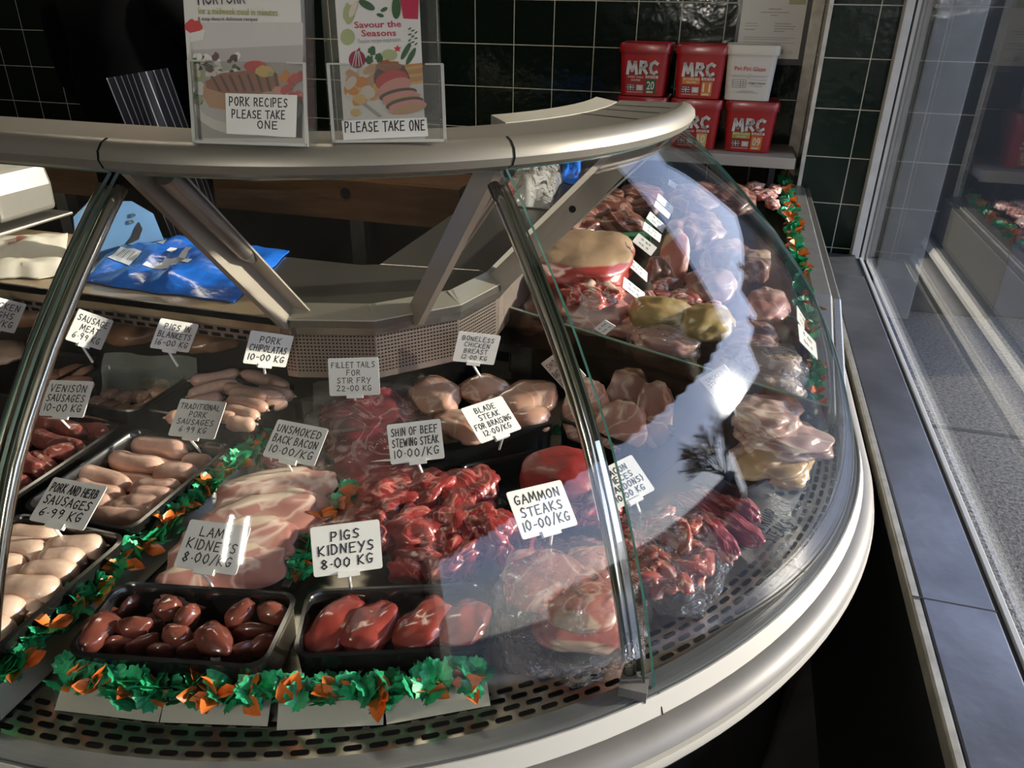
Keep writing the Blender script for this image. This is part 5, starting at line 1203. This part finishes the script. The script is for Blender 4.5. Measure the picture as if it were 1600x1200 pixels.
# ---- festive leaflet
F, FL, t, l, x0, x1 = holder((520, 223), (697, 221), 100, 0, 'clear holder of festive recipe leaflets on the cap', None, 'festive recipe leaflet with vegetables and roast beef', (534, 662))
m = MB()
shape(FL, [(622, -20), (655, -20), (653, 30), (630, 29)], .0004, m, ix('crimson'))
text_mb(m, 'Savour the', FL.px(554, 44), FL.px(627, 42), .0068, .0006, .012, ix('crimson')); text_mb(m, 'Seasons', FL.px(565, 57), FL.px(619, 56), .0068, .0006, .012, ix('crimson'))
text_mb(m, 'Festive recipe inspiration', FL.px(560, 68), FL.px(626, 65), .0052, .0006, 0, ix('grey'))
oval(FL, 543, 58, 11, 13, .0006, m, ix('lgreen')); oval(FL, 545, 22, 9, 16, .0006, m, ix('lgreen'), wob=.3); oval(FL, 552, 14, 5, 14, .0008, m, ix('cream'), rot=.4)
oval(FL, 573, 8, 14, 6, .0006, m, ix('green'), rot=.5); oval(FL, 600, 15, 6, 3, .0006, m, ix('green'), rot=-.5); oval(FL, 594, 24, 6, 3, .0006, m, ix('green'), rot=.3); oval(FL, 619, 12, 7, 18, .0006, m, ix('green'))
oval(FL, 558, 93, 13, 14, .0006, m, ix('purple')); shape(FL, [(556, 80), (562, 74), (563, 80)], .0007, m, ix('purple'))
for k in (-8, -3, 3, 8): shape(FL, [(558+k*.3, 80), (559+k*.3, 80), (558+k+1, 104), (558+k, 104)], .0008, m, ix('white'))
for x, y in ((581, 80), (592, 90), (577, 94)): oval(FL, x, y, 6, 7, .0006, m, ix('green'), wob=.5, seed=x)
oval(FL, 608, 86, 12, 9, .0006, m, ix('lgreen'))
for i, (x, y, r) in enumerate(((634, 80, .5), (642, 88, .5))): oval(FL, x, y, 4, 15, .0007, m, ix('green'), rot=r)
shape(FL, [(621, 70), (623, 74), (627, 74), (624, 77), (625, 81), (621, 79), (617, 81), (618, 77), (615, 74), (619, 74)], .0007, m, ix('red'))
for k in range(10): oval(FL, 640+(k % 3)*5, 45+k*3, 3.2, 1.2, .0007, m, ix('green'), 8, -.7+.4*(k % 2))
rnd = random.Random(6)
for i in range(20): oval(FL, rnd.uniform(546, 592), rnd.uniform(108, 160), rnd.uniform(8, 13), rnd.uniform(6, 10), .0010+i*.00002, m, ix(('yellow', 'orange', 'cream', 'tan')[i % 4]), 10, i, .3, i)
for i in range(8): shape(FL, [(630, 102+i*4), (660, 98+i*4), (660, 102+i*4), (630, 106+i*4)], .0010+i*.00002, m, ix(('orange', 'yellow', 'tan')[i % 3]))
oval(FL, 612, 122, 28, 24, .0016, m, ix('dbrown'), wob=.15); oval(FL, 608, 104, 20, 9, .0018, m, ix('brown'), wob=.3)
oval(FL, 612, 126, 26, 16, .0020, m, ix('red'), rot=-.25); oval(FL, 616, 138, 28, 14, .0022, m, ix('pink'), rot=-.4)
for k in range(4): oval(FL, 622+k*5, 148+k*7, 30, 9, .0024+k*.0002, m, ix('dbrown' if k % 2 == 0 else 'pink'), rot=-.2); oval(FL, 624+k*5, 150+k*7, 27, 6.5, .0025+k*.0002, m, ix('tan' if k % 2 else 'pink'), rot=-.2)
oval(FL, 556, 176, 8, 6, .0012, m, ix('yellow'), wob=.3); shape(FL, [(570, 160), (598, 182), (592, 184), (566, 164)], .0012, m, ix('grey'))
m.build('cover_print', IM, l)
n_ = MB(); n_.poly([F.px(*p)+Vector((0, 0, z)) for p in ((534, 189), (666, 184), (669, 213), (537, 219))], .0008, (0, 0, 1)); pn = n_.build('notice_card', M_card, t)
w = MB(); p, q = F.px(539, 207), F.px(666, 203); wb_ = MB(); write_line(w, 'PLEASE TAKE ONE', 0, 0, .0105, (q-p).length, .0014, rnd, z+.0003)
a = math.atan2(q.y-p.y, q.x-p.x); w.v = [(p.x+x*math.cos(a)-y*math.sin(a), p.y+x*math.sin(a)+y*math.cos(a), zz) for x, y, zz in w.v]
w.build('lettering', M_ink, pn)

# ================================================================== SHELF, TUBS, NOTICE
M_shelf = mat('grey_shelf', (.34, .32, .28), .5, var=.05)
sh = thing('wall_shelf', 'grey wall shelf carrying the sauce tubs', 'shelf', (-.2, 2.95, 1.035))
rel(bevel(simple_box('board', (-.80, 2.80, 1.005), (.198, 3.098, 1.035), M_shelf), .002), sh)
rel(bevel(simple_box('front_lip', (-.80, 2.792, 1.001), (.198, 2.7998, 1.037), mat('shelf_lip', (.42, .40, .35), .5)), .002), sh)
for x in (-.6, .12): rel(simple_box('shelf_bracket', (x, 2.83, .93), (x+.02, 3.098, 1.005), M_black), sh)
M_rtub = mat('red_tub_plastic', (.36, .012, .014), .30, coat=.3); M_rlid = mat('red_tub_lid', (.30, .010, .014), .3, coat=.3)
M_wtub = mat('white_tub_plastic', (.62, .60, .54), .35); M_wlid = mat('white_tub_lid', (.60, .57, .48), .4)
def tub(x, z, h, body, lid, label, art, wt=.176):
    t = thing('sauce_tub', label, 'tub', (x, 2.945, z), 0, 'sauce tubs on the shelf'); w0, w1, d0, d1 = wt-.026, wt-.008, .145, .165
    rows = []
    for k in range(6):
        s = k/5; rows.append([(a, b, .001+(h-.016)*s) for a, b in rrect(w0+(w1-w0)*s, d0+(d1-d0)*s, .02)])
    m = MB(); m.grid(rows, closed=True); m.add(rows[0], [tuple(range(20))[::-1]]); m.add(rows[-1], [tuple(range(20))]); m.build('tub_body', body, t, auto=40)
    m = MB(); rows = [[(a, b, zz) for a, b in rrect(w1+e, d1+e, .022)] for e, zz in ((.001, h-.030), (.008, h-.030), (.010, h-.008), (.006, h-.001), (-.004, h), (-.010, h-.004))]
    m.grid(rows, closed=True); m.add(rows[-1], [tuple(range(20))]); m.add(rows[0], [tuple(range(20))[::-1]]); m.build('lid', lid, t, auto=40)
    # printed front, on the slightly sloping wall
    lab = MB(); sl = (d1-d0)/2/(h-.016)
    def Pp(u, v): return Vector((u*(w0+(w1-w0)*v)/2, -(d0/2+sl*v*(h-.016))-.0008, v*(h-.016)))
    def R4(u0, v0, u1, v1, mi, k=0): lab.poly([Pp(u0, v0)+Vector((0, -k*.0004, 0)), Pp(u1, v0)+Vector((0, -k*.0004, 0)), Pp(u1, v1)+Vector((0, -k*.0004, 0)), Pp(u0, v1)+Vector((0, -k*.0004, 0))], 0, None, mi)
    def TX(s, u0, u1, v, hh, mi, bold=.02, k=1):
        q = MB(); text_mb(q, s, Vector((0, 0, 0)), Vector((1, 0, 0)), hh*(h-.016), 0, bold)
        lab.add([Pp(u0+(u1-u0)*a, v+b/(h-.016))+Vector((0, -k*.0004, 0)) for a, b, c in q.v], q.f, mi)
    def BIG(s, u0, u1, v, hh, mi, k):
        q = MB(); hm = hh*(h-.016); wm = (u1-u0)*(w0+w1)/4; write_line(q, s, 0, 0, hm, wm*1.06, hm*.27, random.Random(3), 0, 0)
        lab.add([Pp(u0+a/((w0+w1)/4), v+b/(h-.016))+Vector((0, -k*.0004, 0)) for a, b, c in q.v], q.f, mi)
    art(R4, TX, BIG); lab.build('label_print', IM, t); return t
def mrc(num, boxc, numc, words):
    def art(R4, TX, BIG):
        BIG('MRC', -.64, .66, .47, .24, ix('dbrown'), 1); BIG('MRC', -.68, .62, .48, .24, ix('white'), 2)
        R4(.12, .385, .66, .44, ix('white'), 1); TX('RUB TUB', .18, .60, .395, .034, ix('red'), .03, 3)
        if boxc: R4(-.70, .30, .06, .44, ix(boxc), 1)
        TX(words[0], -.66, .02, .385, .04, ix('cream'), .03, 3); TX(words[1], -.52, -.10, .32, .04, ix('cream'), .03, 3)
        R4(-.70, .12, -.34, .25, ix('black'), 1)
        R4(-.70, .175, -.34, .195, ix('white'), 2); R4(-.54, .12, -.50, .25, ix('white'), 2)
        for a in (-.68, -.46): R4(a, .13, a+.10, .15, ix('lgrey'), 2); R4(a, .22, a+.10, .24, ix('lgrey'), 2)
        R4(-.26, .12, .04, .24, ix('lgrey'), 1); R4(-.20, .14, -.02, .22, ix('white'), 2); R4(-.70, .07, .04, .095, ix('pink'), 1)
        R4(.14, .06, .60, .36, ix(numc), 1); TX(num, .20, .54, .15, .18, ix('white'), .02, 2); R4(.20, .075, .50, .115, ix('cream'), 2)
    return art
def piri(R4, TX, BIG):
    TX('Piri Piri Glaze', -.66, .62, .60, .085, ix('red'), .012, 1)
    for v, a, b in ((.53, -.1, .1), (.50, -.80, .80), (.475, -.72, .66), (.46, -.1, .05), (.42, .0, .72), (.31, .05, .62), (.28, .2, .6), (.20, -.3, .2), (.18, -.4, .3), (.16, -.5, .45)): R4(a, v, b, v+.010, ix('grey'), 1)
    TX('Weight: 2.5 kg nett', 0, .70, .345, .035, ix('black'), .02, 1)
    for v in (.26, .30, .34, .38, .42): R4(-.70, v, -.12, v+.005, ix('black'), 1)
    for u in (-.70, -.36, -.24, -.125): R4(u, .26, u+.012, .425, ix('black'), 1)
ZS = 1.0365
tub(-.150, ZS, .166, M_rtub, M_rlid, 'red sauce tub half hidden by the cap end, lower row', mrc('10', None, 'yellow', ('SAUCE', 'TUB')))
tub(.036, ZS, .166, M_rtub, M_rlid, 'red sauce tub numbered 09 below the white tub', mrc('09', 'olive', 'orange', ('BRAAI', 'GLAZE')))
tub(-.338, ZS, .166, M_rtub, M_rlid, 'red sauce tub mostly hidden behind the cap, leftmost below', mrc('12', None, 'green', ('SAUCE', 'TUB')))
tub(-.343, ZS+.167, .170, M_rtub, M_rlid, 'red sauce tub numbered 20, left of the upper row', mrc('20', None, 'green', ('SWEET CHILLI', 'COATING')))
tub(-.153, ZS+.167, .170, M_rtub, M_rlid, 'red sauce tub numbered 11, middle of the upper row', mrc('11', 'orange', 'orange', ('SOUTHERN BBQ', 'GLAZE')))
tub(.012, ZS+.167, .174, M_wtub, M_wlid, 'white tub of piri piri glaze on the red tub', piri, wt=.172)
cn = thing('wall_notice', 'printed white notice in a clear sleeve on the tiled wall', 'notice', (.06, 3.095, 1.33))
A_, B_ = aty(1157, 92, 3.096), aty(1250, 92, 3.096)
x0, x1, zb = -.045, .168, aty(1200, 91, 3.096).z
rel(MB().box((x0, 3.092, zb), (x1, 3.096, zb+.30)).build('paper', I['white']), cn)
rel(MB().box((x0-.012, 3.096, zb-.02), (x1+.02, 3.0985, zb+.32)).build('sleeve', mat('dark_sleeve_back', (.05, .05, .05), .2)), cn)
b = MB()
for u0, u1, v, hh in ((.42, .62, .155, .004), (.30, .74, .145, .003), (.46, .58, .136, .003), (.08, .28, .110, .002), (.08, .30, .102, .002), (.55, .80, .110, .003), (.55, .88, .102, .003), (.55, .86, .094, .003), (.55, .72, .086, .003), (.08, .26, .090, .003), (.08, .90, .066, .002), (.08, .82, .060, .002), (.08, .90, .050, .002), (.08, .6, .044, .002), (.80, .90, .022, .002), (.80, .9, .016, .002)):
    b.poly([(x0+(x1-x0)*u0, 3.0915, zb+v), (x0+(x1-x0)*u1, 3.0915, zb+v), (x0+(x1-x0)*u1, 3.0915, zb+v+hh), (x0+(x1-x0)*u0, 3.0915, zb+v+hh)])
b.poly([(x0+(x1-x0)*.70, 3.0915, zb+.014), (x0+(x1-x0)*.75, 3.0915, zb+.014), (x0+(x1-x0)*.75, 3.0915, zb+.028), (x0+(x1-x0)*.725, 3.0915, zb+.032), (x0+(x1-x0)*.70, 3.0915, zb+.028)])
rel(b.build('small_print', I['grey']), cn)
b = MB(); b.poly([(x0+(x1-x0)*.72, 3.0914, zb+.172), (x0+(x1-x0)*.98, 3.0914, zb+.172), (x0+(x1-x0)*.98, 3.0914, zb+.20), (x0+(x1-x0)*.72, 3.0914, zb+.20)]); rel(b.build('green_heading', I['lgreen']), cn)

# ================================================================== PERSON BEHIND THE COUNTER
M_jacket = mat('black_work_clothes', (.0022, .0022, .0026), .95, spec=.05); M_skin = mat('skin', (.42, .22, .15), .5, sss=.1); M_hair = mat('dark_hair', (.02, .014, .01), .6)
def person():
    t = thing('person', 'person in black with a navy striped apron behind the counter', 'person', (-1.70, 2.0, 0))
    V, Rr, Ed = [], [], []
    def j(p, r, parent=None):
        V.append(p); Rr.append(r if isinstance(r, tuple) else (r, r)); k = len(V)-1
        if parent is not None: Ed.append((parent, k))
        return k
    pel = j((0, 0, 1.02), (.17, .12)); wa = j((.01, -.01, 1.16), (.165, .115), pel); ch = j((.02, -.03, 1.36), (.185, .125), wa); sh_ = j((.02, -.03, 1.49), (.13, .09), ch); nk = j((.02, -.04, 1.57), .058, sh_); hb = j((.02, -.06, 1.66), (.075, .088), nk); ht = j((.02, -.055, 1.75), (.07, .085), hb); j((.02, -.05, 1.81), .045, ht)
    for s in (-1, 1):
        hp = j((s*.10, 0, .94), .095, pel); kn = j((s*.11, -.02, .52), .068, hp); an = j((s*.12, .02, .10), .045, kn); j((s*.13, -.12, .04), .04, an)
        s1 = j((.02+s*.20, -.03, 1.46), .07, sh_)
        if s < 0: el = j((-.31, .10, 1.23), .052, s1); wr = j((-.20, .26, 1.09), .034, el); pm = j((-.13, .28, 1.04), (.038, .022), wr); dr = Vector((.8, .1, -.4))
        else: el = j((.30, .12, 1.20), .052, s1); wr = j((.18, .28, 1.05), .034, el); pm = j((.10, .30, 1.01), (.038, .022), wr); dr = Vector((-.8, .1, -.4))
        dr.normalize(); base = Vector(V[pm]); side = dr.cross(Vector((0, 0, 1))).normalized()
        for q, L in zip((-.030, -.010, .010, .028), (.060, .072, .068, .052)):
            a = base+dr*.035+side*q; k1 = j(tuple(a), .0095, pm); k2 = j(tuple(a+dr*L*.5+Vector((0, 0, -.006))), .0085, k1); j(tuple(a+dr*L*.85+Vector((0, 0, -.028))), .0075, k2)
        a = base+side*s*-.035; k1 = j(tuple(a), .0105, pm); j(tuple(a+dr*.035+side*s*-.015), .009, k1)
    me = bpy.data.meshes.new('body'); me.from_pydata(V, Ed, []); o = bpy.data.objects.new('body_cage', me); COL.objects.link(o)
    o.modifiers.new('skin', 'SKIN'); o.modifiers.new('sub', 'SUBSURF').levels = 2; sv = me.skin_vertices[0].data
    for i, r in enumerate(Rr): sv[i].radius = r
    sv[0].use_root = True
    dg = bpy.context.evaluated_depsgraph_get(); bm_ = bpy.data.meshes.new_from_object(o.evaluated_get(dg)); bpy.data.objects.remove(o)
    bm_.materials.clear(); bm_.materials.append(M_jacket); bm_.materials.append(M_skin); hands = [Vector((-.13, .28, 1.04)), Vector((.10, .30, 1.01))]
    for f in bm_.polygons:
        f.use_smooth = True; c = f.center
        f.material_index = 1 if c.z > 1.545 or min((c-h).length for h in hands) < .11 and c.y > .2 and abs(c.x) < .17 else 0
    bo = bpy.data.objects.new('body', bm_); COL.objects.link(bo); bo.parent = t
    # face, hair
    put('hair', blob_mesh('hair', M_hair, .175, .20, .17, amp=.05, n=3, flat=.2), (.02, -.035, 1.775), parent=t)
    for s in (-1, 1): put('eye', blob_mesh('eye', mat('eye_dark', (.02, .02, .02), .1), .022, .014, .014, amp=0, n=2), (.02+s*.032, -.148, 1.70), parent=t)
    put('nose', blob_mesh('nose', M_skin, .028, .035, .045, amp=0, n=2), (.02, -.155, 1.665), parent=t); put('mouth', blob_mesh('mouth', mat('lips', (.30, .10, .08), .4), .05, .014, .014, amp=0, n=2), (.02, -.145, 1.625), parent=t)
    for s in (-1, 1): put('ear', blob_mesh('ear', M_skin, .02, .04, .06, amp=0, n=2), (.02+s*.085, -.05, 1.68), parent=t)
    # apron: navy with fine white stripes, hanging from the waist to the right
    m, nt, b_ = new_mat('navy_striped_apron'); L = nt.links; uv = _n(nt, 'ShaderNodeUVMap'); sp = _n(nt, 'ShaderNodeSeparateXYZ'); L.new(uv.outputs[0], sp.inputs[0])
    mm = _n(nt, 'ShaderNodeMath', operation='MULTIPLY'); mm.inputs[1].default_value = 9.3; fr = _n(nt, 'ShaderNodeMath', operation='FRACT'); lt = _n(nt, 'ShaderNodeMath', operation='LESS_THAN'); lt.inputs[1].default_value = .13
    mx = _n(nt, 'ShaderNodeMix', data_type='RGBA'); mx.inputs['A'].default_value = (.008, .010, .022, 1); mx.inputs['B'].default_value = (.42, .42, .42, 1)
    L.new(sp.outputs[0], mm.inputs[0]); L.new(mm.outputs[0], fr.inputs[0]); L.new(fr.outputs[0], lt.inputs[0]); L.new(lt.outputs[0], mx.inputs['Factor']); L.new(mx.outputs['Result'], b_.inputs['Base Color']); b_.inputs['Roughness'].default_value = .8
    a0 = aty(166, 122, 1.82)-Vector(t.location); a1 = aty(262, 106, 1.88)-Vector(t.location); rows = []
    for k in range(13):
        s = k/12; row = []
        for i in range(17):
            u = i/16; p = a0.lerp(a1, u); p = p+Vector((.052*s*3, -.02*s+.012*math.sin(u*9+s*2)*(.4+s), -.115*s*5+.02*math.sin(u*PI)*0)); row.append(p)
        rows.append(row)
    ab = MB(); ab.grid(rows); ao = ab.build('apron', m, t, smooth=True); ul = ao.data.uv_layers.new(name='UVMap')
    for lp in ao.data.loops: i = lp.vertex_index; ul.data[lp.index].uv = ((i % 17)/16, 1-(i//17)/12)
    return t
person()
